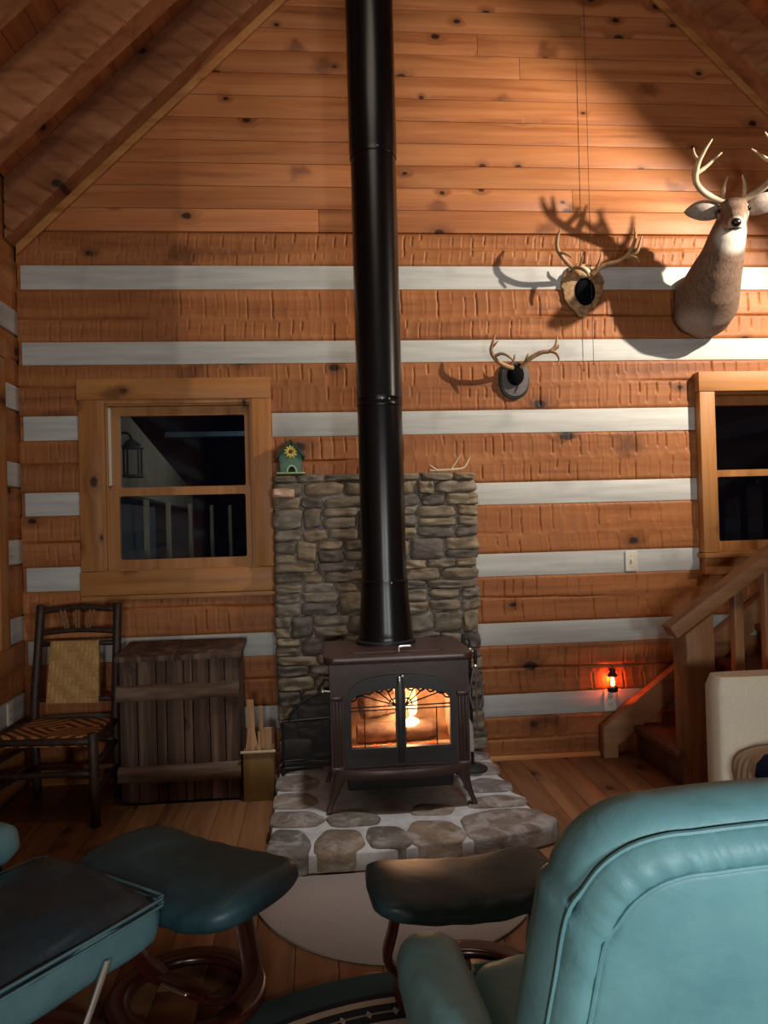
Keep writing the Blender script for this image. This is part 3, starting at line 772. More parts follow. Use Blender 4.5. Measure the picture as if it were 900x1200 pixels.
for i in range(N+1):
    x = -.30+.60*i/N; bul = .05*(1-(x/.30)**2)
    ring.append([V((x, F-bul-.008, .150)), V((x, F-bul-.012, .168)), V((x, F-bul-.006, .188)), V((x, F+.02, .192)), V((x, F+.02, .150))])
lip.loft(ring); lip.build('ash_lip', M['iron'], st)
ah = MB(); ah.box((-.245, F+.035, .075), (.245, .17, .172), .01); ah.build('ash_pan', M['black'], st, label='black ash pan')
for sx in (-1, 1):
    for y0, nm in ((F+.02, 'front'), (.17, 'rear')):
        lg = MB(); yy = -.01 if nm == 'front' else .01
        prof = [(sx*.262, .19, .052), (sx*.275, .165, .05), (sx*.287, .135, .038), (sx*.30, .095, .027), (sx*.318, .045, .0185), (sx*.332, .012, .017), (sx*.334, .0, .019)]
        lg.loft([sec((x, y0+yy*(1-z/.19), z), (1, 0, 0), (0, 1, 0), w*.72, w*.8, 4, 16) for x, z, w in prof]); lg.build('leg', M['iron'], st, ang=60)
# doors
DT = archf(.252, .570, .611, .10); GT = archf(.232, .515, .548, .045)
for sx in (-1, 1):
    x0, x1 = (-.252, -.002) if sx < 0 else (.002, .252)
    g0, g1 = (-.226, -.022) if sx < 0 else (.022, .226)
    d = MB(); d.frame(loop(x0, x1, .205, DT), loop(g0, g1, .283, GT), mapF, F-.018, F+.012)
    d.frame(loop(g0-.010, g1+.010, .272, lambda x: GT(x)+.010), loop(g0, g1, .283, GT), mapF, F-.024, F-.016)
    door = d.build('door', M['irond'], st)
    g = MB(); pts = loop(g0-.004, g1+.004, .279, lambda x: GT(x)+.004); g.prism(pts, mapF, F-.002, F+.002); g.build('glass', M['sglass'], door)
    gr = MB(); yb = F-.010
    rb = .0032
    for zz in (.452, .468): gr.tube([(g0, yb, zz-.002), (g1, yb, zz)], rb, 6)
    xv = sx*.165; gr.tube([(xv, yb, .283), (xv, yb, .455)], rb, 6)
    cx = sx*.024
    for a in (18, 40, 62):    # sunburst spokes
        r_ = .21; ex, ez = cx+sx*r_*math.cos(math.radians(a)), .47+r_*math.sin(math.radians(a))
        t = 1.0
        while t > .1 and (abs(ex) > .224 or ez > GT(ex)): t -= .02; ex, ez = cx+sx*r_*t*math.cos(math.radians(a)), .47+r_*t*math.sin(math.radians(a))
        gr.tube([(cx, yb, .47), (ex, yb, ez)], rb, 6)
    gr.tube([(sx*.224, yb, .495), (sx*.205, yb, .50), (sx*.19, yb, .527), (sx*.185, yb, .535)], rb*1.2, 6)
    gr.tube([(cx+sx*.03, yb, .47), (cx+sx*.02, yb, .495), (cx, yb, .50)], rb, 6)
    for q in range(4):        # scallops along the top edge
        xc = sx*(.05+.045*q); gr.tube([(xc-.022, yb, GT(xc-.022)+.002), (xc, yb, GT(xc)-.012), (xc+.022, yb, GT(xc+.022)+.002)], rb*1.3, 6)
    gr.build('grille', M['black'], door)
    if sx > 0:
        h = MB(); h.tube([(-.004, F-.02, .598), (-.004, F-.04, .598), (-.004, F-.042, .575)], .007, sub=3); h.ball((.012, F-.03, .603), .007); h.build('latch', M['chrome'], door, label='bright door latch')
cb = MB(); cb.box((-.014, F-.028, .215), (.014, F-.012, .60), .006); cb.build('door_post', M['irond'], st)
sk = MB(); sk.tube([(-.318, -.12, .52), (-.35, -.12, .525)], .006); sk.tube([(-.35, -.16, .53), (-.35, -.09, .53)], .008); sk.build('air_handle', M['chrome'], st, label='bright side air handle')
fl = MB(); fl.lathe([(.118, .698), (.150, .698), (.150, .715), (.138, .722), (.118, .722)], (-.027, .12, 0), 32); fl.build('flue_collar', M['black'], st)
fb = MB()
fb.box((-.285, .12, .20), (.285, .19, .64), .003); fb.box((-.287, F+.03, .20), (-.262, .12, .64), .003); fb.box((.262, F+.03, .20), (.287, .12, .64), .003); fb.box((-.262, F+.03, .20), (.262, .12, .235), .003)
fb.build('firebrick', M['fbrick'], st, label='pale firebrick lining')
ba = MB(); ba.box((-.262, -.04, .50), (.262, .12, .53), .004); ba.build('baffle', M['fbrick'], st)

# burning wood
M['char'] = plain('charred_wood', (104, 84, 70), .9, var=.6, scale=24, bump=.6)
M['ember'] = emis('ember', (255, 84, 30), 2.2)
def firelog(label, a, b, r, seed):
    m = MB(); a, b = V(a), V(b); n = 12; rings = []
    t = (b-a).normalized(); x = t.cross(V((0, 0, 1))).normalized(); y = x.cross(t)
    for i in range(n+1):
        c = a.lerp(b, i/n); rr = r*(.93 if i in (0, n) else 1)
        rings.append([c+(x*math.cos(q*PI/8)+y*math.sin(q*PI/8))*rr*(1+.16*noise.noise(V((q*.8+seed, i*.5, seed)))) for q in range(16)])
    m.loft(rings); o = m.build('firewood_log', M['char'], ang=60); tag(o, label, 'firewood', None); return o
o1 = firelog('thick charred log lying low across the fire behind the stove doors', SO+V((-.19, .0, .285)), SO+V((.20, .03, .285)), .048, 2)
o2 = firelog('rounder charred log stacked on top, behind the left stove door', SO+V((-.17, .045, .402)), SO+V((.0, .075, .418)), .062, 9)
def flame_mat():
    T = NT('flame'); co = T.coord(); z = T.n('SeparateXYZ', _0=co).outputs[2]
    col = T.ramp(T.math('MULTIPLY', z, 3.2), [(0, lin((255, 214, 150))), (.5, lin((255, 178, 84))), (1, lin((255, 120, 40)))])
    e = T.n('Emission', Color=col, Strength=7.0); T.t.links.new(e.outputs[0], T.out.inputs[0]); return T.m
M['flame'] = flame_mat()
def flame(label, c, h, w, seed, lean=.02):
    m = MB(); rings = []; n = 12
    for i in range(n+1):
        t = i/n; r = w*(math.sin(PI*min(1, t*.9+.12))**.9)*(1-t*.75)+.0015
        cx = lean*math.sin(t*5+seed)*t+lean*t
        rings.append([V((cx+r*math.cos(k*PI/5)*(1+.25*noise.noise(V((k, t*6, seed)))), r*.5*math.sin(k*PI/5), h*t)) for k in range(10)])
    m.loft(rings); o = m.build('flame', M['flame'], ang=80); o.location = c; return tag(o, label, 'flame')
flame('tall bright flame licking up behind the right stove door', SO+V((.085, .01, .36)), .17, .030, 3, .004)
flame('short wide flame along the lower log behind the right stove door', SO+V((.06, -.055, .322)), .055, .058, 5, .01)
eb = MB(); rs = random.Random(4)
for i in range(46): eb.ball((SO.x+rs.uniform(-.22, .22), SO.y+rs.uniform(-.15, -.08), SO.z+.236+rs.uniform(0, .012)), rs.uniform(.006, .014), 7)
o = eb.build('ember_bed', M['ember']); tag(o, 'glowing red ember bed along the bottom of the firebox', 'embers'); o['kind'] = 'stuff'

# ------------------------------------------------------------------ stovepipe
PX, PY = .335, 3.85
sp_ = thing('stovepipe', 'tall matte black stovepipe rising from the stove through the roof', 'stovepipe', (PX, PY, .806))
def psec(prof, nm):
    m = MB(); m.lathe(prof, seg=48); return m.build(nm, M['pipe'], sp_, ang=35)
psec([(.120, 0), (.137, .0), (.139, .02), (.136, .028), (.133, .06), (.128, .12), (.121, .21), (.1175, .275), (.1175, .295), (.10, .295)], 'tapered_section')
psec([(.10, .285), (.1195, .285), (.1195, .300), (.115, .303), (.1125, .36), (.1125, 1.17), (.10, 1.17)], 'lower_section')
psec([(.10, 1.17), (.1155, 1.17), (.1165, 1.174), (.1155, 1.178), (.1145, 1.185), (.1145, 1.205), (.1165, 1.21), (.1145, 1.215), (.1145, 2.44), (.10, 2.44)], 'middle_section')
psec([(.10, 2.425), (.118, 2.425), (.119, 2.43), (.118, 2.437), (.1205, 2.46), (.1205, 4.395), (.10, 4.395)], 'upper_section')
for z_, r_, az in ((.291, .1185, -78), (1.195, .1150, -88), (1.195, .1150, -70), (2.44, .1195, -84)):
    a = math.radians(az); sc = MB(); sc.ball((r_*math.cos(a), r_*math.sin(a), z_), .005, 8); sc.build('screw', M['chrome'], sp_)

# ------------------------------------------------------------------ fire screen and tools
fs = thing('fire_screen', 'black arched mesh fire screen standing on the hearth left of the stove', 'fire screen', (.0, 4.13, HZ+.010), math.radians(6))
m = MB(); m.tube([(-.205, 0, .012), (-.205, 0, .26)], .007); m.tube([(-.205, 0, .26), (.10, 0, .265)], .006); m.tube([(-.205, 0, .012), (.10, 0, .012)], .007); m.tube([(-.205, 0, .05), (.10, 0, .055)], .005)
m.tube([(-.17, 0, .26), (-.16, 0, .30), (-.10, 0, .355), (.0, 0, .40), (.10, 0, .405)], .007); m.tube([(.07, 0, .012), (.07, 0, .34), (.05, 0, .36)], .006)
m.tube([(-.01, 0, .40), (.01, 0, .44), (.03, 0, .47), (.05, 0, .46)], .007)
m.box((-.215, -.06, 0), (-.195, .06, .014), .004); m.box((.09, -.06, 0), (.11, .06, .014), .004)
m.build('frame', M['black'], fs)
def mesh_mat():
    T = NT('fine_black_mesh'); a = T.n('BsdfTransparent'); b = T.n('BsdfPrincipled'); T.put(b.inputs['Base Color'], (.012, .012, .012, 1)); T.put(b.inputs['Roughness'], .5)
    mx = T.n('MixShader', _0=.60, _1=a.outputs[0], _2=b.outputs[0]); T.t.links.new(mx.outputs[0], T.out.inputs[0]); return T.m
M['mesh'] = mesh_mat()
m = MB(); m.prism([(-.205, .012), (.10, .012), (.10, .405), (.0, .40), (-.10, .355), (-.16, .30), (-.17, .26), (-.205, .26)], lambda a, b, d: (a, d, b), -.001, .001); m.build('mesh_panel', M['mesh'], fs)

ts = thing('tool_stand', 'black twisted fireplace tool stand with curled top, right behind the stove', 'tool stand', (.785, 3.98, HZ+.008))
m = MB(); m.lathe([(.0, 0), (.075, 0), (.078, .008), (.05, .018), (.014, .03)], seg=24)
m.tube([(0, 0, .02), (0, 0, .64)], .0085, 8); m.build('post', M['black'], ts)
m = MB(); m.tube([(0, 0, .635), (.0, 0, .668), (-.016, 0, .685), (-.034, 0, .67), (-.03, 0, .652), (-.018, 0, .655)], .006); m.build('crook', M['black'], ts)
m = MB(); m.tube([(-.085, -.02, .615), (-.04, -.02, .625), (.0, 0, .62), (.02, -.02, .615)], .005); m.ball((.0, -.006, .62), .015); m.build('hook_bar', M['chrome'], ts, label='bright hook bar')
def ftool(name, label, x, y, zt, tip):
    t = thing(name, label, 'fireplace tool', (.785+x, 3.98+y, HZ+.004))
    m = MB(); m.lathe([(.0, zt-.075), (.007, zt-.075), (.010, zt-.05), (.0105, zt-.02), (.006, zt), (.0, zt+.004)], seg=12); m.build('handle', M['black'], t)
    m = MB(); m.lathe([(.0, zt-.095), (.012, zt-.09), (.013, zt-.082), (.007, zt-.074), (0, zt-.074)], seg=12); m.build('ferrule', M['chrome'], t, label='bright ferrule')
    m = MB(); m.tube([(0, 0, zt-.09), (0, 0, .22)], .0045, 8); m.build('shaft', M['black'] if tip == 'poker' else M['chrome'], t)
    m = MB()
    if tip == 'poker': m.tube([(0, 0, .22), (0, 0, .05), (.012, 0, .03)], [.005, .005, .003], 8)
    elif tip == 'shovel': m.prism([(-.012, .30), (.012, .30), (.042, .24), (.046, .10), (-.046, .10), (-.042, .24)], lambda a, b, d: (a, d+.02*(a/.046)**2, b), -.002, .002)
    else:
        for sx in (-1, 1): m.tube([(0, 0, .56), (sx*.022, 0, .48), (sx*.034, 0, .40), (sx*.018, 0, .33)], .005, 8)
    m.build('head', M['black'] if tip == 'poker' else M['chrome'], t)
ftool('fireplace_poker', 'black handled poker hanging leftmost on the tool stand behind the stove', -.085, -.035, .665, 'poker')
ftool('fireplace_shovel', 'fireplace shovel with tall black handle on the tool stand, beside the poker', -.04, -.035, .715, 'shovel')
ftool('fireplace_tongs', 'bright metal tongs hanging at the right of the tool stand beside the stove', .022, -.035, .63, 'tongs')

# ------------------------------------------------------------------ things on the stone ledge
bh = thing('birdhouse', 'small green birdhouse with yellow flower, on the left end of the stone ledge', 'birdhouse', (-.135, WY-.062, SZ1+.006), math.radians(4))
G1 = plain('green_paint', (74, 112, 92), .5, var=.3, scale=40); G2 = plain('dark_green_roof', (34, 58, 38), .6, var=.4, scale=60); YE = plain('yellow_petals', (222, 200, 92), .5, var=.2, scale=60); GB = plain('pale_green_rim', (150, 182, 132), .5)
m = MB(); m.prism([(-.058, .008), (.058, .008), (.064, .10), (.0, .175), (-.064, .10)], lambda a, b, d: (a, d, b), -.04, .045, bev=.003); m.build('body', G1, bh)
m = MB()
for sx in (-1, 1):
    m.prism([(sx*.0, .176), (sx*.0, .196), (sx*.086, .098), (sx*.078, .084)], lambda a, b, d: (a, d, b), -.055, .055, bev=.002)
m.build('roof', G2, bh)
m = MB(); m.box((-.08, -.062, 0), (.08, .05, .010), .003); m.build('base', GB, bh)
m = MB()
for k in range(11):
    a = 2*PI*k/11; m.ball((.002+.024*math.cos(a), -.046, .125+.024*math.sin(a)), (.014, .004, .006), 8, M=Matrix.Rotation(-a, 3, 'Y'))
fo = m.build('flower', YE, bh, label='yellow daisy'); m = MB(); m.ball((.002, -.05, .125), (.010, .006, .010), 10); m.build('flower_centre', plain('flower_brown', (92, 70, 26), .7), fo)
m = MB(); m.frame([(.006+.030*math.cos(PI*i/12), .012+.040*math.sin(PI*i/12)) for i in range(13)], [(.006+.021*math.cos(PI*i/12), .012+.031*math.sin(PI*i/12)) for i in range(13)], lambda a, b, d: (a, d, b), -.048, -.038); m.build('door_rim', GB, bh)
m = MB(); m.prism([(.006+.021*math.cos(PI*i/12), .012+.031*math.sin(PI*i/12)) for i in range(13)], lambda a, b, d: (a, d, b), -.0425, -.039); m.build('doorway', M['dark'], bh, label='dark doorway')
m = MB(); m.tube([(-.06, -.02, .145), (-.03, -.02, .175), (-.015, -.02, .2)], .003, 6); m.build('twig', M['barkcut'], bh)

al = MB(); zb = SZ1+.012
al.tube([(.655, 4.345, zb), (.72, 4.34, zb), (.79, 4.335, zb+.002), (.85, 4.335, zb+.012), (.878, 4.335, zb+.05), (.89, 4.335, zb+.075)], [.006, .007, .007, .0065, .005, .002], 8)
al.tube([(.775, 4.335, zb+.002), (.80, 4.33, zb+.035), (.835, 4.33, zb+.085)], [.0055, .0045, .0018], 8)
al.tube([(.70, 4.34, zb), (.67, 4.335, zb+.02), (.655, 4.33, zb+.03)], [.005, .004, .002], 8)
o = al.build('shed_antler', M['bone'], ang=60); tag(o, 'small pale shed antler lying on the right end of the stone ledge', 'antler')

# ------------------------------------------------------------------ antler mounts
def antler(spec, mat, parent, nm='antler'):
    m = MB()
    for pts, rr in spec: m.tube(pts, [q*(1.22 if mat is M['horn'] else 1) for q in rr], 10, 7)
    return m.build(nm, mat, parent, ang=70)
def soften(pts, it=2, jag=0.0, seed=3):
    pts = [V((a, b, 0)) for a, b in pts]
    for _ in range(it):
        q = []
        for i in range(len(pts)): a, b = pts[i], pts[(i+1) % len(pts)]; q += [a*.75+b*.25, a*.25+b*.75]
        pts = q
    return [(p.x*(1+jag*noise.noise(V((p.x*60, p.y*60, seed)))), p.y*(1+jag*noise.noise(V((p.x*60, p.y*60, seed+5))))) for p in pts]
m1 = thing('antler_mount', 'small antlers on black velvet shield above the middle of the wall, lower of two', 'antler mount', (1.175, WY-.013, 2.21))
m = MB(); sh = [(-.072, .045), (-.055, .085), (0, .098), (.055, .085), (.072, .045), (.074, -.02), (.062, -.075), (.03, -.108), (0, -.116), (-.03, -.108), (-.062, -.075), (-.074, -.02)]
sh = soften([(a*1.25, b*1.03) for a, b in sh]); m.prism(sh, lambda a, b, d: (a, d, b), -.018, 0.0, bev=.005); m.build('plaque', M['black'], m1)
m = MB(); m.prism([(a*.84, b*.84-.003) for a, b in sh], lambda a, b, d: (a, d, b), -.024, -.018, bev=.002); m.build('felt', M['greyfelt'], m1, label='grey felt face')
m = MB(); m.ball((0, -.042, .018), (.05, .035, .06), 18); m.build('velvet_cap', M['velvet'], m1, label='black velvet skull cap')
A = (-.024, -.065, .055); B = (.030, -.06, .055)
antler([([A, (-.075, -.10, .062), (-.135, -.13, .09), (-.165, -.15, .135), (-.158, -.165, .18), (-.142, -.17, .225)], [.012, .011, .010, .009, .007, .003]),
        ([(-.148, -.14, .105), (-.11, -.16, .118), (-.075, -.175, .10), (-.045, -.18, .07)], [.008, .007, .006, .003]), ([(-.163, -.155, .15), (-.145, -.17, .17), (-.13, -.175, .187)], [.006, .005, .0025]), ([(-.04, -.075, .06), (-.022, -.10, .10), (-.018, -.105, .125)], [.007, .005, .0025])], M['horn'], m1)
antler([([B, (.07, -.09, .10), (.13, -.12, .13), (.18, -.14, .135), (.208, -.15, .165), (.218, -.155, .225)], [.012, .011, .010, .009, .007, .003]),
        ([(.175, -.14, .135), (.205, -.165, .115), (.218, -.175, .08), (.21, -.18, .045)], [.008, .007, .005, .003]), ([(.20, -.15, .14), (.218, -.16, .15), (.22, -.165, .165)], [.006, .005, .003]), ([(.045, -.07, .075), (.055, -.10, .11), (.06, -.105, .13)], [.007, .005, .0025])], M['horn'], m1)

m2 = thing('antler_mount', 'wide antlers on a pale carved wooden plaque with dark oval, beside the deer head', 'antler mount', (1.60, WY-.013, 2.735))
m = MB(); sh = [(-.07, .10), (-.045, .135), (0, .145), (.045, .135), (.075, .10), (.098, .055), (.09, .0), (.075, -.06), (.04, -.115), (0, -.17), (-.04, -.125), (-.075, -.07), (-.088, -.005), (-.095, .05)]
sh = soften([(a*1.38, b*1.05) for a, b in sh], 2, .10); m.prism(sh, lambda a, b, d: (a, d, b), -.02, 0.0, bev=.006); m.build('plaque', M['skull'], m2)
m = MB(); m.ball((.012, -.022, -.015), (.062, .018, .082), 20); m.build('velvet_oval', M['velvet'], m2, label='dark oval')
m = MB(); m.ball((-.005, -.04, .095), (.062, .04, .036), 16); m.build('skull_cap', M['bone'], m2, label='pale bone skull cap')
antler([([(-.035, -.06, .075), (-.075, -.11, .085), (-.145, -.17, .11), (-.205, -.20, .17), (-.205, -.21, .235), (-.185, -.20, .29)], [.013, .012, .011, .010, .008, .003]),
        ([(-.10, -.13, .09), (-.07, -.17, .075), (-.045, -.20, .045), (-.03, -.21, .015)], [.009, .008, .007, .004]), ([(-.195, -.2, .15), (-.17, -.22, .14), (-.135, -.23, .115)], [.008, .006, .004]), ([(-.05, -.08, .085), (-.04, -.12, .13), (-.035, -.13, .16)], [.008, .006, .003])], M['horn'], m2)
antler([([(.035, -.06, .075), (.09, -.10, .11), (.165, -.15, .12), (.215, -.19, .155), (.245, -.21, .23), (.247, -.20, .30)], [.013, .012, .011, .010, .008, .003]),
        ([(.20, -.18, .14), (.245, -.22, .15), (.262, -.235, .205), (.27, -.24, .235)], [.009, .008, .006, .003]), ([(.19, -.17, .135), (.235, -.22, .12), (.255, -.235, .085)], [.008, .007, .004]), ([(.055, -.075, .085), (.07, -.12, .14), (.075, -.13, .18)], [.008, .006, .003])], M['horn'], m2)

# ------------------------------------------------------------------ deer head
DX, DZ = 2.235, 2.455
dh = thing('deer_head', 'taxidermy whitetail buck shoulder mount with white throat on the upper right wall', 'deer head', (DX, WY-.012, DZ))
m = MB()
rings = []
# chest rises off the wall, neck climbs up and forward
spine = [((.085, .0, .19), .14, .20, (0, 1, 0)), ((.08, -.06, .18), .175, .205, None), ((.06, -.14, .185), .178, .19, None), ((.045, -.225, .235), .155, .16, None), ((.04, -.30, .305), .132, .135, None), ((.048, -.355, .375), .112, .116, None), ((.05, -.385, .44), .098, .104, None), ((.065, -.395, .50), .088, .094, None), ((.07, -.40, .545), .074, .076, None)]
cs = [V(s[0]) for s in spine]
for i, (c, a, b, d) in enumerate(spine):
    t = (cs[min(i+1, len(cs)-1)]-cs[max(i-1, 0)]).normalized()
    if i == 0: t = V((0, -1, 0))
    if i == 1: t = V((0, -1, .05)).normalized()
    x = V((1, 0, 0)); x = (x-t*x.dot(t)).normalized(); y = x.cross(t); rings.append(sec(c, x, y, a, b, 2.1, 28))
m.loft(rings)
m.ball((.065, -.12, .09), (.12, .12, .11), 20)           # brisket
m.ball((-.0, -.09, .13), (.11, .11, .13), 18); m.ball((.14, -.08, .13), (.10, .10, .13), 18)   # shoulders
HX = .07
# the head is turned towards the room: everything on it goes through HM
HR = Matrix.Rotation(math.radians(-25), 4, 'Z') @ Matrix.Rotation(math.radians(3), 4, 'Y') @ Matrix.Rotation(math.radians(9), 4, 'X')
HMX = Matrix.Translation((HX, -.42, .545)) @ HR @ Matrix.Translation((-HX, .43, -.63))
def HM(p): return HMX @ V(p)
hp_ = [((HX, -.38, .635), .07, .085), ((HX, -.44, .65), .082, .088), ((HX, -.50, .645), .075, .080), ((HX, -.55, .622), .060, .064), ((HX, -.60, .597), .046, .050), ((HX, -.64, .575), .041, .044), ((HX, -.672, .560), .036, .038), ((HX, -.69, .552), .022, .024)]
rings = []
for i, (c, a, b) in enumerate(hp_):
    t = (V(hp_[min(i+1, 7)][0])-V(hp_[max(i-1, 0)][0])).normalized(); x = V((1, 0, 0)); rings.append([HM(p) for p in sec(c, x, x.cross(t), a, b, 2.3, 24)])
m.loft(rings)
for sx in (-1, 1): m.ball(HM((HX+sx*.055, -.47, .675)), (.022, .03, .02), 12)    # brow ridges
dbody = m.build('head_and_neck', M['deer'], dh, ang=180)
rm = dbody.modifiers.new('remesh', 'REMESH'); rm.mode = 'VOXEL'; rm.voxel_size = .011; rm.use_smooth_shade = True
sm = dbody.modifiers.new('smooth', 'SMOOTH'); sm.factor = .5; sm.iterations = 5
m = MB(); m.ball(HM((HX, -.689, .562)), (.027, .02, .022), 16); m.build('nose', plain('wet_nose', (18, 15, 15), .25), dh, label='black nose')
m = MB(); m.tube([HM(q) for q in ((HX-.03, -.668, .535), (HX-.012, -.688, .533), (HX, -.69, .535), (HX+.012, -.688, .533), (HX+.03, -.668, .535))], .003, 6); m.build('mouth', M['dark'], dh, label='dark mouth line')
for sx in (-1, 1):
    m = MB(); m.ball(HM((HX+sx*.066, -.508, .660)), (.018, .018, .016), 14); m.build('eye', plain('glass_eye', (10, 7, 6), .08), dh, label='dark glass eye')
    # ears: cupped leaf shapes
    e = MB(); rings = []; n = 12
    for i in range(n+1):
        t = i/n; w = .052*math.sin(PI*min(1, .14+t*.86))**.75+.002
        c = V((HX+sx*(.065+.185*t), -.42-.015*math.sin(PI*t), .675+.035*t-.02*t*t+(.012 if sx > 0 else 0)*t)); up = V((0, -.25, 1)).normalized()
        ring = []
        for q in range(12):
            a = 2*PI*q/12; ring.append(c+up*math.cos(a)*w+V((0, -1, 0))*(math.sin(a)*.006 - .022*(1-(math.cos(a))**2)*-1*w/.046 ))
        rings.append([HM(q) for q in ring])
    e.loft(rings); eo = e.build('ear', plain('ear_fur', (158, 146, 136), .9, var=.25, scale=60), dh, ang=80)
K = .07
def da(sx):
    # main beam sweeps out, forward and up; tines rise from it
    f = lambda x, y, z: HM((HX+sx*x*1.18, y, .72+(z-.72)*1.15))
    w = 1.0
    beam = [f(.038, -.44, .72), f(.075, -.455, .735), f(.13, -.49, .765), f(.165, -.54, .81), f(.16, -.585, .87), f(.135, -.61, .92), f(.105, -.62, .965)]
    S = [(beam, [.017, .016, .014, .0125, .011, .008, .003])]
    S.append(([f(.045, -.45, .735), f(.042, -.49, .775), f(.03, -.50, .82)], [.010, .008, .003]))
    S.append(([f(.168, -.56, .835), f(.13, -.55, .86), f(.09, -.54, .895), f(.06, -.54, .92)], [.010, .009, .006, .0025]))
    S.append(([f(.167, -.53, .80), f(.175, -.50, .85), f(.165, -.48, .90)], [.010, .008, .003]))
    S.append(([f(.155, -.585, .88), f(.175, -.575, .92), f(.18, -.57, .95)], [.008, .006, .0025]))
    return S
M['rack'] = plain('rack_bone', (186, 166, 138), .5, var=.4, scale=11, bump=.25)
for sx in (-1, 1): antler([(p_, [q_*1.22 for q_ in r_]) for p_, r_ in da(sx)], M['rack'], dh)

# hanging cord
m = MB(); m.tube([(1.645, 4.362, 2.29), (1.648, 4.362, 3.4), (1.652, 4.362, 5.0)], .0016, 6); m.ball((1.645, 4.362, 2.29), .005, 8)
o = m.build('hanging_cord', plain('cord_brown', (70, 48, 36), .8)); tag(o, 'thin dark cord hanging straight down in front of the wall beside the wide antlers', 'cord')

# ------------------------------------------------------------------ outlets and lantern night light
def plate(name, label, cat, loc, rz, slots):
    t = thing(name, label, cat, loc, rz); m = MB(); m.prism(rrect(-.037, .037, -.06, .06, .006, 4), lambda a, b, d: (a, d, b), -.008, 0.0, bev=.002); m.build('plate', M['white'], t)
    m = MB()
    if slots == 'switch': m.box((-.005, -.018, -.010), (.005, -.007, .012), .002, M=None); m.ball((0, -.009, .032), .003, 6); m.ball((0, -.009, -.032), .003, 6)
    else:
        for zc in (-.021, .021):
            m = MB()
            for dx in (-.007, .007): m.box((dx-.0015, -.009, zc-.006), (dx+.0015, -.007, zc+.005))
            m.ball((0, -.008, zc-.012), .003, 6); m.build('socket', M['dark'], t)
    if slots == 'switch': m.build('toggle', M['white'], t)
    return t
plate('light_switch', 'cream switch plate on the white chinking band left of the right window', 'light switch', (1.853, WY-.007, 1.128), 0, 'switch')
plate('wall_outlet', 'cream wall outlet on the lowest white band, under the red lantern', 'outlet', (1.697, WY-.007, .312), 0, 'socket')
plate('wall_outlet', 'wide cream wall outlet low on the left wall behind the rustic chair', 'outlet', (XL+.005, 4.17, .45), PI/2, 'socket')
ln = thing('lantern_night_light', 'small dark lantern night light glowing red and plugged in low by the stairs', 'night light', (1.699, WY-.055, .372))
m = MB(); m.lathe([(0, 0), (.026, 0), (.030, .006), (.030, .026), (.022, .032), (0, .032)], seg=20); m.tube([(0, .0, .012), (0, .042, .0)], .012, 10); m.build('base', M['black'], ln)
m = MB(); m.lathe([(0, .092), (.030, .092), (.030, .098), (.017, .112), (.017, .120), (.020, .122), (.016, .136), (0, .14)], seg=20); m.build('cap', plain('lantern_red', (70, 24, 22), .3), ln)
m = MB()
for a in range(4): m.tube([(.024*math.cos(a*PI/2+.6), .024*math.sin(a*PI/2+.6), .03), (.024*math.cos(a*PI/2+.6), .024*math.sin(a*PI/2+.6), .093)], .0018, 6)
m.tube([(-.028, 0, .045), (-.04, 0, .075), (-.03, 0, .125), (0, 0, .15), (.03, 0, .125), (.04, 0, .075), (.028, 0, .045)], .0015, 6)
m.build('cage', M['black'], ln)
m = MB(); m.lathe([(0, .033), (.010, .036), (.013, .052), (.009, .074), (.003, .088), (0, .09)], seg=14); m.build('bulb', emis('lantern_bulb', (255, 190, 110), 9.0), ln, label='bright bulb')

# ------------------------------------------------------------------ rustic chair
CX, CY = -1.297, 3.955
rc = thing('rustic_chair', 'rustic bark-covered stick chair with woven back and seat in the left corner', 'chair', (CX, CY, 0), math.radians(-6.5))
def stick(nm, pts, r, mat=None, par=rc, knob=True):
    m = MB(); pts = [V(p) for p in pts]
    m.tube(pts, r, 10, 5); o = m.build(nm, mat or M['bark'], par, ang=60); return o
BL, BR, FL, FR = (-.22, .20), (.215, .19), (-.255, -.175), (.25, -.185)
stick('back_post', [(BL[0], BL[1]+.02, 0), (BL[0], BL[1], .42), (BL[0]+.012, BL[1]+.03, .75), (BL[0]+.02, BL[1]+.06, 1.0)], [.024, .024, .022, .023])
stick('back_post', [(BR[0], BR[1]+.02, 0), (BR[0], BR[1], .42), (BR[0]-.0, BR[1]+.03, .75), (BR[0]-.0, BR[1]+.06, 1.005)], [.024, .024, .022, .023])
stick('leg', [(FL[0], FL[1], 0), (FL[0]+.005, FL[1], .43)], [.023, .024]); stick('leg', [(FR[0], FR[1], 0), (FR[0]-.005, FR[1], .435)], [.023, .024])
for z_, b_ in ((.975, .012), (.86, .012)):
    y_ = .20+.06*(z_-.42)/.58+.0
    stick('top_rail', [(-.205, y_, z_-.005), (0, y_+.005, z_+b_), (.205, y_, z_)], [.014, .017, .014])
for z_ in (.80, .515):
    y_ = .20+.06*(z_-.42)/.58
    stick('back_rail', [(-.205, y_, z_), (.205, y_, z_)], .014)
for x_, tilt in ((-.075, -.025), (-.058, -.018), (-.008, 0), (.010, 0), (.075, .025), (.058, .018)):
    stick('spindle', [(x_*.8+.0, .243, .868), (x_*.8+tilt*1.2, .246, .975)], .0065, M['barkcut'])
for a, b in ((FL, FR),):
    stick('seat_rail', [(a[0], a[1], .395), (b[0], b[1], .40)], .018)
    stick('rung', [(a[0], a[1], .235), (b[0], b[1], .25)], .015); 
stick('rung', [(BL[0], BL[1], .30), (BR[0], BR[1], .31)], .015); stick('rung', [(BL[0], BL[1], .16), (BR[0], BR[1], .165)], .015, M['barkcut'])
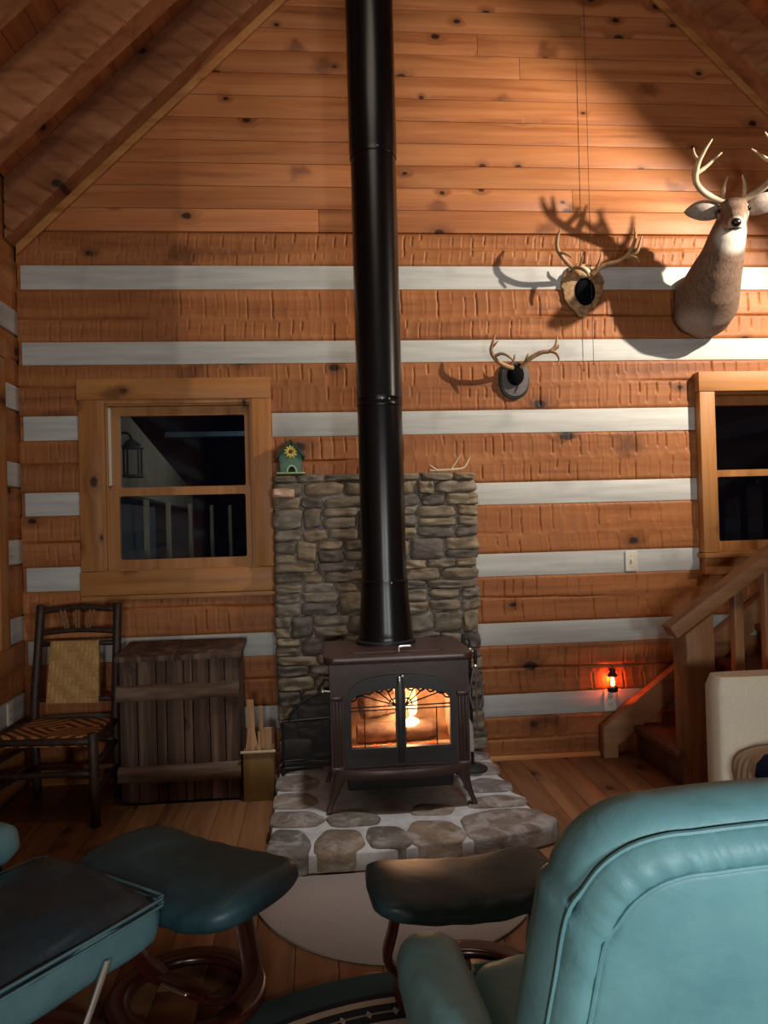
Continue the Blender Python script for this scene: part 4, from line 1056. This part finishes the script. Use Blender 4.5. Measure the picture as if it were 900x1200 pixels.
for a, b in ((FL, BL), (FR, BR)):
    stick('seat_rail', [(a[0], a[1], .40), (b[0], b[1], .405)], .018)
    stick('rung', [(a[0], a[1], .29), (b[0], b[1], .30)], .014); stick('rung', [(a[0], a[1], .16), (b[0], b[1], .17)], .014)
m = MB()  # woven seat wraps its rails
n = 18
top = []; 
vs = []; fs_ = []
for i in range(n+1):
    for j_ in range(n+1):
        u, w = i/n, j_/n
        x_ = (FL[0]-.004+(FR[0]-FL[0]+.008)*u)*(1-w)+(BL[0]+(BR[0]-BL[0])*u)*w; y_ = (FL[1]-.012)*(1-w)+(BL[1]-.0)*w
        e = min(u, 1-u, w, 1-w); vs.append((x_, y_, .424-.010*math.sin(PI*u)*math.sin(PI*w)-.020*max(0, 1-e*12)**2))
for i in range(n):
    for j_ in range(n): a = i*(n+1)+j_; fs_.append((a, a+n+1, a+n+2, a+1))
o_ = len(vs); bot = [(x, y, z_-.026) for x, y, z_ in vs]; vs2 = vs+bot
fs_ += [tuple(q+o_ for q in reversed(f)) for f in fs_[:]]
bd = [i*(n+1) for i in range(n+1)]+[n*(n+1)+j_ for j_ in range(1, n+1)]+[i*(n+1)+n for i in range(n-1, -1, -1)]+[j_ for j_ in range(n-1, 0, -1)]
for i in range(len(bd)): a, b = bd[i], bd[(i+1) % len(bd)]; fs_.append((a, b, b+o_, a+o_))
m.add(vs2, fs_); m.build('seat', M['weaves'], rc, ang=50, label='woven seat with dark diamond pattern')
m = MB(); rings = []
for i in range(13):
    t = i/12; z_ = .498+.318*t; y_ = .20+.06*(z_-.42)/.58; b_ = .012 if 0 < i < 12 else .004
    rings.append(sec((-.015+.006*t, y_-.004, z_), (1, 0, 0), (0, 1, 0), .128+.012*(1-t), .017+b_*.3, 8, 28))
m.loft(rings); m.build('back_panel', M['weaveb'], rc, ang=50, label='pale woven back panel')

# ------------------------------------------------------------------ barn board chest
ch = thing('wooden_chest', 'dark weathered plank chest with two cross battens, between chair and kindling box', 'chest', (-.713, 4.145, 0))
m = MB(); xs = [-.298, -.21, -.115, -.065, .022, .066, .15, .228, .296]
for a, b in zip(xs[:-1], xs[1:]):
    m.box((a+.0022, -.155, .008+random.uniform(0, .008)), (b-.0022, -.132, .725), .003, rnd=random.random())
m.build('front_plank', M['barn'], ch)
m = MB()
for sx in (-1, 1):
    for k in range(3): m.box((sx*.285-.011, -.13+k*.095, .01), (sx*.285+.011, -.13+k*.095+.093, .735+.012*k), .003, rnd=random.random())
m.box((-.29, .14, .01), (.29, .16, .75), .003)
m.build('side_plank', M['barn'], ch)
m = MB(); m.box((-.28, -.13, .02), (.28, .14, .05), .003); m.build('bottom', M['barn'], ch)
m = MB()
Mx = Matrix.Translation((0, -.02, .752)) @ Matrix.Rotation(math.radians(5), 4, 'X')
for a, b in ((-.315, -.02), (-.018, .316)): m.box((a, -.155, -.014), (b, .18, .014), .004, rnd=random.random(), M=Mx)
m.build('lid', M['barnX'] if False else M['barn'], ch)
for z_, h in ((.523, .082), (.112, .086)):
    m = MB(); rings = []; nb = 40
    for i in range(nb+1):
        t = i/nb; x_ = -.306+.609*t; e1 = .008*noise.noise(V((x_*9, z_*7, 1))); e2 = .010*noise.noise(V((x_*9, z_*7, 5)))
        yk = .004*noise.noise(V((x_*14, 3, z_)))
        rings.append([V((x_, -.154, z_+e1)), V((x_, -.178+yk, z_+.006+e1)), V((x_, -.188+yk, z_+h*.3)), V((x_, -.187+yk, z_+h*.7)), V((x_, -.178+yk, z_+h-.006+e2)), V((x_, -.154, z_+h+e2))])
    m.loft(rings, random.random()); m.build('batten', M['barnX'], ch, ang=60, label='rough paler batten')

# ------------------------------------------------------------------ kindling box
kb = thing('kindling_box', 'narrow upright brown wooden box holding kindling, beside the hearth', 'box', (-.322, 4.03, 0))
m = MB(); m.box((-.076, -.075, .0), (.076, -.063, .243), .002); m.build('front_panel', M['boxply'], kb)
m = MB(); m.box((-.076, -.062, 0), (-.066, .065, .25), .002); m.box((.066, -.062, 0), (.076, .065, .25), .002); m.box((-.065, -.062, .0), (.065, .065, .01)); m.build('side_panel', M['boxply'], kb)
m = MB(); m.box((-.076, .066, 0), (.076, .078, .335), .002); m.build('back_panel', M['boxred'], kb, label='reddish back panel')
m = MB(); m.box((-.088, -.084, .2435), (.088, -.058, .252), .002); m.build('rim', M['boxrim'], kb, label='pale front rim')
ks = [(-.028, -.018, .023, .50, -.004, .034), (.010, .034, .014, .455, .0, .02), (-.045, .042, .010, .36, .0, .03), (.036, -.022, .017, .355, .003, .03), (.048, .036, .010, .34, .002, .02), (.006, -.052, .006, .345, .0, .02)]
kl = ['tallest split kindling stick standing at the left in the box', 'second tallest kindling stick, just right of the tallest', 'short kindling stick at the left rear of the box', 'broad short kindling stick at the right front of the box', 'short thin kindling stick at the right rear of the box', 'short thin kindling stick at the front of the box']
for (x_, y_, w, h, ln_, d_), lb in zip(ks, kl):
    m = MB(); rings = []
    for i in range(7):
        t = i/6; k_ = 1-.25*t if h < .4 else (1.25 if t < .4 else (1.05 if t < .6 else .62))
        rings.append([V((x_+ln_*t*3+dx*w*1.3*k_+.002*noise.noise(V((i, dx, h*9))), y_+dy*w*k_*.8, .012+(h-.012)*t)) for dx, dy in ((-1, -.6), (-.1, -1), (1, -.3), (.7, .8), (-.6, 1))])
    m.loft(rings, random.random()); o = m.build('kindling_stick', M['kind'], ang=30); o.location = (-.322, 4.03, 0); tag(o, lb, 'kindling', 'kindling sticks in the box')

# ------------------------------------------------------------------ mats
m = MB(); pts = [((.27+.56*math.cos(a)), 3.062-.642*math.sin(a)) for a in [PI*i/40 for i in range(41)]]
m.prism(pts, lambda a, b, d: (a, b, d), .001, .012, bev=.003); o = m.build('hearth_mat', M['matgrey']); tag(o, 'plain grey half-round mat on the floor against the hearth', 'mat')
m = MB(); m.lathe([(.0, .0), (.955, 0), (.96, .005), (.955, .011), (.0, .012)], seg=96); o = m.build('round_rug', M['rug']); o.location = (.25, 1.425, .001); tag(o, 'round patterned rug with teal border and cream bands at the bottom of the picture', 'rug')

# ------------------------------------------------------------------ recliners and ottomans
def bent(mb, pts, w, t, up): mb.tube(pts, t, 12, 8, flat=w/t, up=up, round_end=False)
def ring_base(par, r, z=.022, w=.032, t=.02, name='base_ring', c=(0, 0)):
    m = MB(); rings = []; n = 56
    for i in range(n):
        a = 2*PI*i/n; d = V((math.cos(a), math.sin(a), 0)); cc = V((c[0], c[1], z))+d*r
        rings.append(sec(cc, d, (0, 0, 1), w, t, 3.2, 14))
    m.loft(rings, closed=True); return m.build(name, M['mahog'], par, ang=60)
def ottoman(label, loc, rz, L=.27, D=.16, T=.052, H=.42, rz2=0, sag=.045, ringoff=(0, 0), z0=0.0, lift=0.0):
    o = thing('ottoman', label, 'ottoman', loc, rz)
    m = MB(); rings = []; n = 40
    for i in range(n+1):
        t = -1+2*i/n; x = L*t; e = (1-abs(t)**6)**(1/2.8) if abs(t) < 1 else 0.0
        zc = H-T-sag*(1-t*t)+lift*t; tx = V((1, 0, 2*sag*t/L)).normalized(); nz = V((-tx.z, 0, tx.x))
        ring = sec((x, 0, zc), (0, 1, 0), nz, max(.004, D*(.80+.20*e)*(e**.45)), max(.004, T*(e**.9)*(1+.12*(1-t*t))), 2.5, 36)
        out = []
        for q, p in enumerate(ring):
            a = 2*PI*q/36; wr = .0035*math.sin(x*70+3*math.sin(a*2))*max(0, -math.sin(a)*.0+abs(math.cos(a))**3)*e
            out.append(p+V((0, math.copysign(1, math.cos(a))*wr, .007*noise.noise(V((x*7, p.y*8, loc[0]*5)))*e)))
        rings.append(out)
    m.loft(rings); cu = m.build('cushion', M['leather_shade'], o, ang=75)
    ring_base(o, .195, .024, .036, .018, c=ringoff)
    for sx in (-1, 1):     # wide bentwood legs from the cushion down to the ring
        l = MB(); zt = H-2*T+.01+lift*sx*.6
        bent(l, [(sx*L*.66, 0, zt), (sx*L*.74, 0, zt-.09), (sx*L*.78, ringoff[1]*.5, .15), (sx*.19+ringoff[0], ringoff[1], .075), (sx*.10+ringoff[0], ringoff[1], .04)], .036, .013, (0, 1, 0))
        l.build('leg', M['mahog'], o, ang=60)
    c = MB(); c.box((-.16+ringoff[0], -.03+ringoff[1], .03), (.16+ringoff[0], .03+ringoff[1], .052), .008); c.build('cross_bar', M['mahog'], o)
    c = MB(); c.tube([(-.07+ringoff[0], -.034+ringoff[1], .045), (.03+ringoff[0], -.034+ringoff[1], .045)], .006, 8); c.build('pivot_rod', M['chrome'], o, label='bright pivot rod')
    return o
ottoman('shaded teal leather ottoman standing on bentwood ring in front of the left recliner', (-.415, 2.325, .013), math.radians(-36), L=.325, D=.20, T=.058, H=.435, sag=.03, ringoff=(.015, -.01))
ottoman('shaded teal leather ottoman between the hearth mat and the large right recliner', (.385, 2.15, .013), math.radians(4), L=.272, D=.155, T=.043, H=.425, sag=.035, ringoff=(.04, .08))

def recliner(label, loc, rz, arms, deep=0.0, lever=(.20, .08, .02), body=None, top=None):
    o = thing('recliner', label, 'recliner', loc, rz)
    body = body or M['leather']
    # seat
    m = MB(); rings = []; n = 26
    for i in range(n+1):
        t = -1+2*i/n; y = .01-deep/2+(.29+deep/2)*t; e = (1-abs(t)**(6+deep*12))**(1/3)if abs(t) < 1 else 0
        ring = sec((0, y, .365), (1, 0, 0), (0, 0, 1), max(.01, .262*(.9+.1*e)), max(.01, .088*(.45+.55*e)), 3.4, 44)
        rings.append([p+V((0, 0, (.016*noise.noise(V((p.x*6, p.y*6, loc[1])))+.007*noise.noise(V((p.x*24, p.y*9+p.x*12, 4)))+.012*(1-(p.x/.27)**2))*(1 if p.z > .36 else .2))) for p in ring])
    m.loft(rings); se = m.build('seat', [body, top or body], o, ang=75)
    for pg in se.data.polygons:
        if pg.normal.z > .5 and pg.center.z > .40: pg.material_index = 1  # upward faces: on the left recliner this slot has shade in its colour
    for z_ in (.408, .425):
        pm = MB(); pm.tube([(-.262, -.2-deep, z_), (-.262, .20, z_), (-.25, .283, z_), (-.2, .302, z_), (.2, .302, z_), (.25, .283, z_), (.262, .20, z_), (.262, -.2-deep, z_)], .0038, 6, 4); pm.build('piping', body, se)
    # arms: padded rolls on bentwood supports
    for sx, y0, y1, z_ in arms:
        m = MB(); rings = []; n = 24
        for i in range(n+1):
            t = i/n; y = y0+(y1-y0)*t; e = min(1, math.sqrt(max(0, 1-(1-min(1, t/.12))**2)), math.sqrt(max(0, 1-(1-min(1, (1-t)/.16))**2)))
            e = max(.05, e)
            w = .066*e; h = .062*e
            rings.append([p+V((.003*noise.noise(V((p.z*30, y*26, 1))), 0, .002*math.sin(y*150+p.x*30)*e)) for p in sec((sx*.37, y, z_-.062-.01*(1-t)), (1, 0, 0), (0, 0, 1), w, h, 2.6, 24)])
        m.loft(rings); m.build('armrest', body, o, ang=80)
        l = MB(); bent(l, [(sx*.37, y1-.08, z_-.125), (sx*.375, y1-.03, z_-.22), (sx*.36, y1-.08, .22), (sx*.30, y1-.22, .10), (sx*.22, y1-.30, .06)], .034, .014, (1, 0, 0)); l.build('arm_support', M['mahog'], o, ang=60)
    ring_base(o, .25, .026, .036, .024)
    l = MB(); bent(l, [(0, .02, .285), (0, .0, .2), (0, -.10, .11), (0, -.2, .06), (0, -.29, .05)], .06, .02, (1, 0, 0)); l.build('pedestal', M['mahog'], o, ang=60)
    l = MB(); l.tube([(.275, lever[0], .36), (.285, lever[1], .26), (.285, lever[2], .20)], .008, 8); l.build('recline_lever', M['chrome'], o, label='bright metal lever')
    # backrest
    a = math.radians(15+deep*40); up = V((0, -math.sin(a), math.cos(a))); nr = V((0, -math.cos(a), -math.sin(a))); org = V((0, -.215-deep, .40))
    Hh = .625
    out = []
    K_ = 18
    def hw(v): return .272+.05*(1-min(1, v/Hh))
    for i in range(K_): out.append((-hw(0)+2*hw(0)*i/K_, 0.0))
    for i in range(K_): v = (Hh-.145)*i/K_; out.append((hw(v), v))
    rc_ = .13
    hx = hw(Hh)
    for i in range(K_): t = PI/2*i/K_; out.append((hx-rc_+rc_*math.cos(t), Hh-.145+rc_*math.sin(t)))
    for i in range(K_*2): x = (hx-rc_)*(1-2*i/(K_*2)); out.append((x, Hh-.015+.010*(1-(x/(hx-rc_))**2)))
    for i in range(K_): t = PI/2+PI/2*i/K_; out.append((-hx+rc_+rc_*math.cos(t), Hh-.145+rc_*math.sin(t)))
    for i in range(K_): v = (Hh-.145)*(1-i/K_); out.append((-hw(v), v))
    cx_, cv = 0.0, Hh*.5
    def at(inset, nn, wr=0.0):
        ring = []
        for q, (x, v) in enumerate(out):
            kx = 1-inset/.30; kv = 1-inset/(Hh*.5)
            xx, vv = cx_+(x-cx_)*kx, cv+(v-cv)*kv
            n_ = nn+wr*(noise.noise(V((q*.9, nn*10, 3)))+.6*math.sin(q*1.9))
            cur = .03*(xx/.3)**2        # shell wraps slightly forward at the sides
            ring.append(org+V((1, 0, 0))*xx+up*vv+nr*(n_-cur))
        return ring
    m = MB(); m.loft([at(.05, .030), at(.052, .052), at(.062, .058), at(.10, .059), at(.2, .060), at(.29, .060)]); bp = m.build('back_panel', body, o, ang=75)
    m = MB(); m.loft([at(.09, .03), at(.056, .050), at(.050, .056), at(.042, .062, .003), at(.030, .061, .005), at(.018, .052, .004), at(.011, .042, .002), at(.007, .034), at(.012, .02), at(.09, .0)]); bb = m.build('back_border', body, o, ang=75)
    m = MB(); m.loft([at(.20, .02), at(.02, .030), at(.006, .026), at(-.004, .008), at(-.008, -.015), at(-.004, -.045), at(.012, -.068), at(.04, -.082), at(.12, -.095), at(.25, -.10)]); bc = m.build('back_cushion', body, o, ang=75)
    for ring in (at(.008, .034)[K_+6:-6:4], at(.051, .0585)[K_+2:-2:4]):
        pm = MB(); pm.tube(ring, .0035, 6, 4); pm.build('piping', body, bb)
    return o
recliner('large teal leather recliner at lower right, seen from behind', (.575, 1.36, .013), math.radians(3), [(-1, -.30, .215, .585), (1, -.30, .215, .585)])
recliner('shaded teal leather recliner cut off by the left edge, behind its ottoman', (-.80, 1.97, .013), math.radians(-36), [(-1, -.30, .30, .53), (1, -.72, -.40, .50)], deep=.34, lever=(.10, .03, -.01), body=M['leather_half_shade'], top=M['leather_top_shade'])

# ------------------------------------------------------------------ stairs
sr = thing('staircase', 'pine staircase climbing right along the back wall with square newel and handrail', 'staircase', (0, 0, 0))
RISE, RUN, SX_ = .185, .25, 1.83
Y0, Y1 = 3.80, 4.30
def string(y0, y1, x0, foot, hgt):
    m = MB(); a = RISE/RUN; xe = XR-.02
    m.prism([(x0, 0), (x0+foot, 0), (x0+foot, .07), (xe, .07+(xe-x0-foot)*a), (xe, .07+(xe-x0-foot)*a+hgt), (x0, .07-foot*a+hgt)], lambda x, z_, d: (x, d, z_), y0, y1, bev=.004); m.build('stringer', M['stairX'], sr)
string(4.315, 4.385, 1.62, .085, .17); string(3.735, 3.795, 1.99, .085, .30)
nst = 8
for k in range(nst):
    x = SX_+k*RUN
    if x+.2 > XR: break
    m = MB(); m.box((x-.03, 3.80, (k+1)*RISE-.035), (min(x+RUN+.01, XR-.02), 4.31, (k+1)*RISE), .006); m.build('tread', M['tread'], sr)
    m = MB(); m.box((x, 3.80, k*RISE), (x+.02, 4.31, (k+1)*RISE-.036), .002); m.build('riser', M['tread'], sr)
m = MB(); m.prism([(1.835, 0), (1.985, 0), (1.985, .895), (1.835, .79)], lambda x, z_, d: (x, d, z_), 3.715, 3.865, bev=.008); m.build('newel_post', M['stair'], sr)
rs_ = (1.163-.814)/(2.315-1.80)
m = MB(); x0, x1 = 1.775, 3.3; z0 = .800
Mx = Matrix.Translation((x0, 3.77, z0)) @ Matrix.Rotation(-math.atan(rs_), 4, 'Y')
m.box((0, -.05, -.036), (2.0, .055, .036), .008, M=Mx); m.build('handrail', M['stairX'], sr)
for k in range(7):
    x = 2.135+.165*k
    if x > 3.5: break
    m = MB(); zt = z0+(x-x0)*rs_-.02; zb = (x-SX_-.09)*RISE/RUN+.25
    m.box((x-.024, 3.745, zb-.03), (x+.024, 3.793, zt), .003); m.build('baluster', M['stair'], sr)

# ------------------------------------------------------------------ sofa
sf = thing('sofa', 'cream slipcovered sofa with square arms cut off by the right edge, by the stairs', 'sofa', (-.045, 0, 0))
m = MB(); rings = []
for i in range(15):
    t = i/14; z_ = .02+.695*t; e = 1 if t < .92 else math.sqrt(max(.02, 1-((t-.92)/.08)**2)); rings.append(sec((2.06, 3.115, z_), (1, 0, 0), (0, 1, 0), .375*(.95+.05*e), .082*(.7+.3*e), 7, 32))
m.loft(rings); m.build('arm', M['sofa'], sf, ang=60)
m = MB(); m.loft([[p+V((0, -1.85, 0)) for p in r] for r in rings]); m.build('arm', M['sofa'], sf, ang=60)
m = MB(); m.box((2.38, 1.36, .05), (2.60, 3.02, .82), .06, seg=4); m.build('backrest', M['sofa'], sf)
m = MB(); m.box((1.74, 1.36, .03), (2.40, 3.02, .22), .02); m.build('base', M['sofa'], sf)
for y0, y1 in ((2.20, 3.02), (1.36, 2.18)):
    m = MB(); rings = []; n = 60
    for i in range(n+1):
        t = -1+2*i/n; y = (y0+y1)/2+(y1-y0)/2*t; e = (1-abs(t)**8)**(1/3.0) if abs(t) < 1 else 0
        ring = []
        for p in sec((2.05, y, .345), (1, 0, 0), (0, 0, 1), .34*(.94+.06*e), max(.02, .125*(.5+.5*e)), 3.6, 48):
            fr = max(0, min(1, (1.78-p.x)/.06)); pl_ = .007*math.sin(y*150+p.z*16+2*noise.noise(V((y*9, p.z*6, 2))))*fr
            ring.append(p+V((pl_, 0, .01*noise.noise(V((p.x*5, y*5, 3)))*(p.z > .4))))
        rings.append(ring)
    m.loft(rings); m.build('seat_cushion', M['sofac'], sf, ang=75, label='gathered cream seat cushion')
tp_ = MB(); c = V((2.05, 2.90, .60))
def pillow(w, h, t, k=14):
    vs = []; fs = []
    for s_ in (1, -1):
        o_ = len(vs)
        for i in range(k+1):
            for j_ in range(k+1):
                a, b = -1+2*i/k, -1+2*j_/k; e = max(0, (1-a**4)*(1-b**4))**.5
                vs.append(V((a*w*(1-.06*b*b*0-.05*(1-abs(b))), s_*t*e, b*h*(1-.05*(1-abs(a))))))
        for i in range(k):
            for j_ in range(k): q = o_+i*(k+1)+j_; fs.append((q, q+k+1, q+k+2, q+1))
    return vs, fs
def pil_mat():
    T = NT('pillow_print'); co = T.coord(); v = T.n('TexVoronoi', Vector=co, Scale=16.0); cc = T.n('SeparateColor', _0=v.outputs['Color'])
    col = T.mix(T.smooth(v.outputs['Distance'], .25, .4), T.mix(cc.outputs[0], lin((214, 170, 92)), lin((176, 120, 66))), lin((150, 146, 136)))
    return T.principled(col, .9, 0, None, .2)
vs, fs = pillow(.18, .13, .06); tp_.add(vs, fs)
o = tp_.build('throw_pillow', pil_mat(), ang=80); o.location = (2.06, 2.93, .60); o.rotation_euler = (math.radians(-12), 0, 0); tag(o, 'printed grey and yellow pillow leaning on the far arm of the cream sofa', 'pillow')
nv = MB(); rings = []
for i in range(25):
    t = i/24; y = 2.30+.50*t; w = 1-abs(2*t-1)**4
    path = [(1.905, .482), (1.755, .480), (1.69, .465), (1.655, .43), (1.647, .385)]
    amp = .55+.45*math.sin(PI*min(1, t*.9+.05))
    ring = []
    for (x, z_) in path: ring.append(V((x, y, z_ + .004*math.sin(y*40))))
    for (x, z_) in reversed(path): ring.append(V((x-.010 if z_ < .47 else x, y, z_+.012+.004*math.sin(y*40))))
    rings.append(ring)
nv.loft(rings); o = nv.build('throw_blanket', M['navy'], ang=60); tag(o, 'navy blue cloth lying over the front of the cream sofa cushion', 'blanket')

# ------------------------------------------------------------------ light
def light(name, typ, loc, energy, col, **kw):
    l = bpy.data.lights.new(name, typ); l.energy = energy; l.color = col
    for k, v in kw.items(): setattr(l, k, v)
    o = bpy.data.objects.new(name, l); COL.objects.link(o); o.location = loc; return o
def aim(o, tgt): o.rotation_euler = (V(tgt)-o.location).to_track_quat('-Z', 'Y').to_euler()
# lamp up between two rafters of the right roof slope: its light under the next rafter makes the slanted shade on the gable
L = light('ceiling_spot', 'SPOT', (3.38, 2.76, zu(3.38)+.17), 520, (1.0, .86, .70), spot_size=math.radians(88), spot_blend=.65, shadow_soft_size=.025)
aim(L, (2.35, 4.41, 3.05))
# room lamp behind the viewer; the three after it are added fills
A1 = light('room_lamp', 'AREA', (1.25, -1.0, 1.25), 34, (.94, 1.0, 1.0), shape='DISK', size=.4); aim(A1, (.2, 3.0, 1.2))
A2 = light('ridge_fill', 'AREA', (.1, 2.2, 4.4), 12, (1.0, .86, .70), shape='DISK', size=1.2); aim(A2, (-.4, 4.4, 2.6))  # added soft fill for the left wall and gable, no fixture
A3 = light('hearth_fill', 'SPOT', (.75, 2.75, 4.7), 330, (.97, .98, 1.0), spot_size=math.radians(33), spot_blend=.9, shadow_soft_size=.15); aim(A3, (.38, 3.62, .1))  # added fill from above to brighten the hearth
A4 = light('side_fill', 'AREA', (-.15, -2.7, 1.2), 46, (1.0, .96, .90), shape='DISK', size=.5); aim(A4, (-.1, 3.5, .5))  # added frontal fill for stove front, hearth and chest
# the fire and the little lantern
light('firelight', 'POINT', SO+V((.05, -.05, .42)), 8, (1.0, .58, .32), shadow_soft_size=.03)
light('lantern_light', 'POINT', (1.699, WY-.030, .372+.066), 1.6, (1.0, .09, .015), shadow_soft_size=.005)
light('porch_fill', 'POINT', (-.2, 6.2, 2.2), 7, (.8, .9, 1.0), shadow_soft_size=.2)  # added dim fill so the porch pieces show through the window

w = bpy.data.worlds.new('night'); SC.world = w; w.use_nodes = True
w.node_tree.nodes['Background'].inputs[0].default_value = (.0008, .001, .002, 1); w.node_tree.nodes['Background'].inputs[1].default_value = 1.0

# ------------------------------------------------------------------ camera
cam = bpy.data.cameras.new('camera'); co = bpy.data.objects.new('camera', cam); COL.objects.link(co); SC.camera = co
cam.sensor_fit = 'VERTICAL'; cam.sensor_height = 36.0; cam.lens = 36.0*900/1200; cam.clip_start = .05
yaw, pitch, roll = .0888, .0123, .0268
fw = V((math.sin(yaw)*math.cos(pitch), math.cos(yaw)*math.cos(pitch), math.sin(pitch))); rt = V((math.cos(yaw), -math.sin(yaw), 0)); upv = rt.cross(fw)
r2 = rt*math.cos(roll)-upv*math.sin(roll); u2 = upv*math.cos(roll)+rt*math.sin(roll)
co.matrix_world = Matrix(((r2.x, u2.x, -fw.x, 0), (r2.y, u2.y, -fw.y, 0), (r2.z, u2.z, -fw.z, 1.4), (0, 0, 0, 1)))

SC.view_settings.view_transform = 'Standard'; SC.view_settings.look = 'None'; SC.view_settings.gamma = 1.0; SC.view_settings.exposure = 0.0
SC.view_settings.use_curve_mapping = False
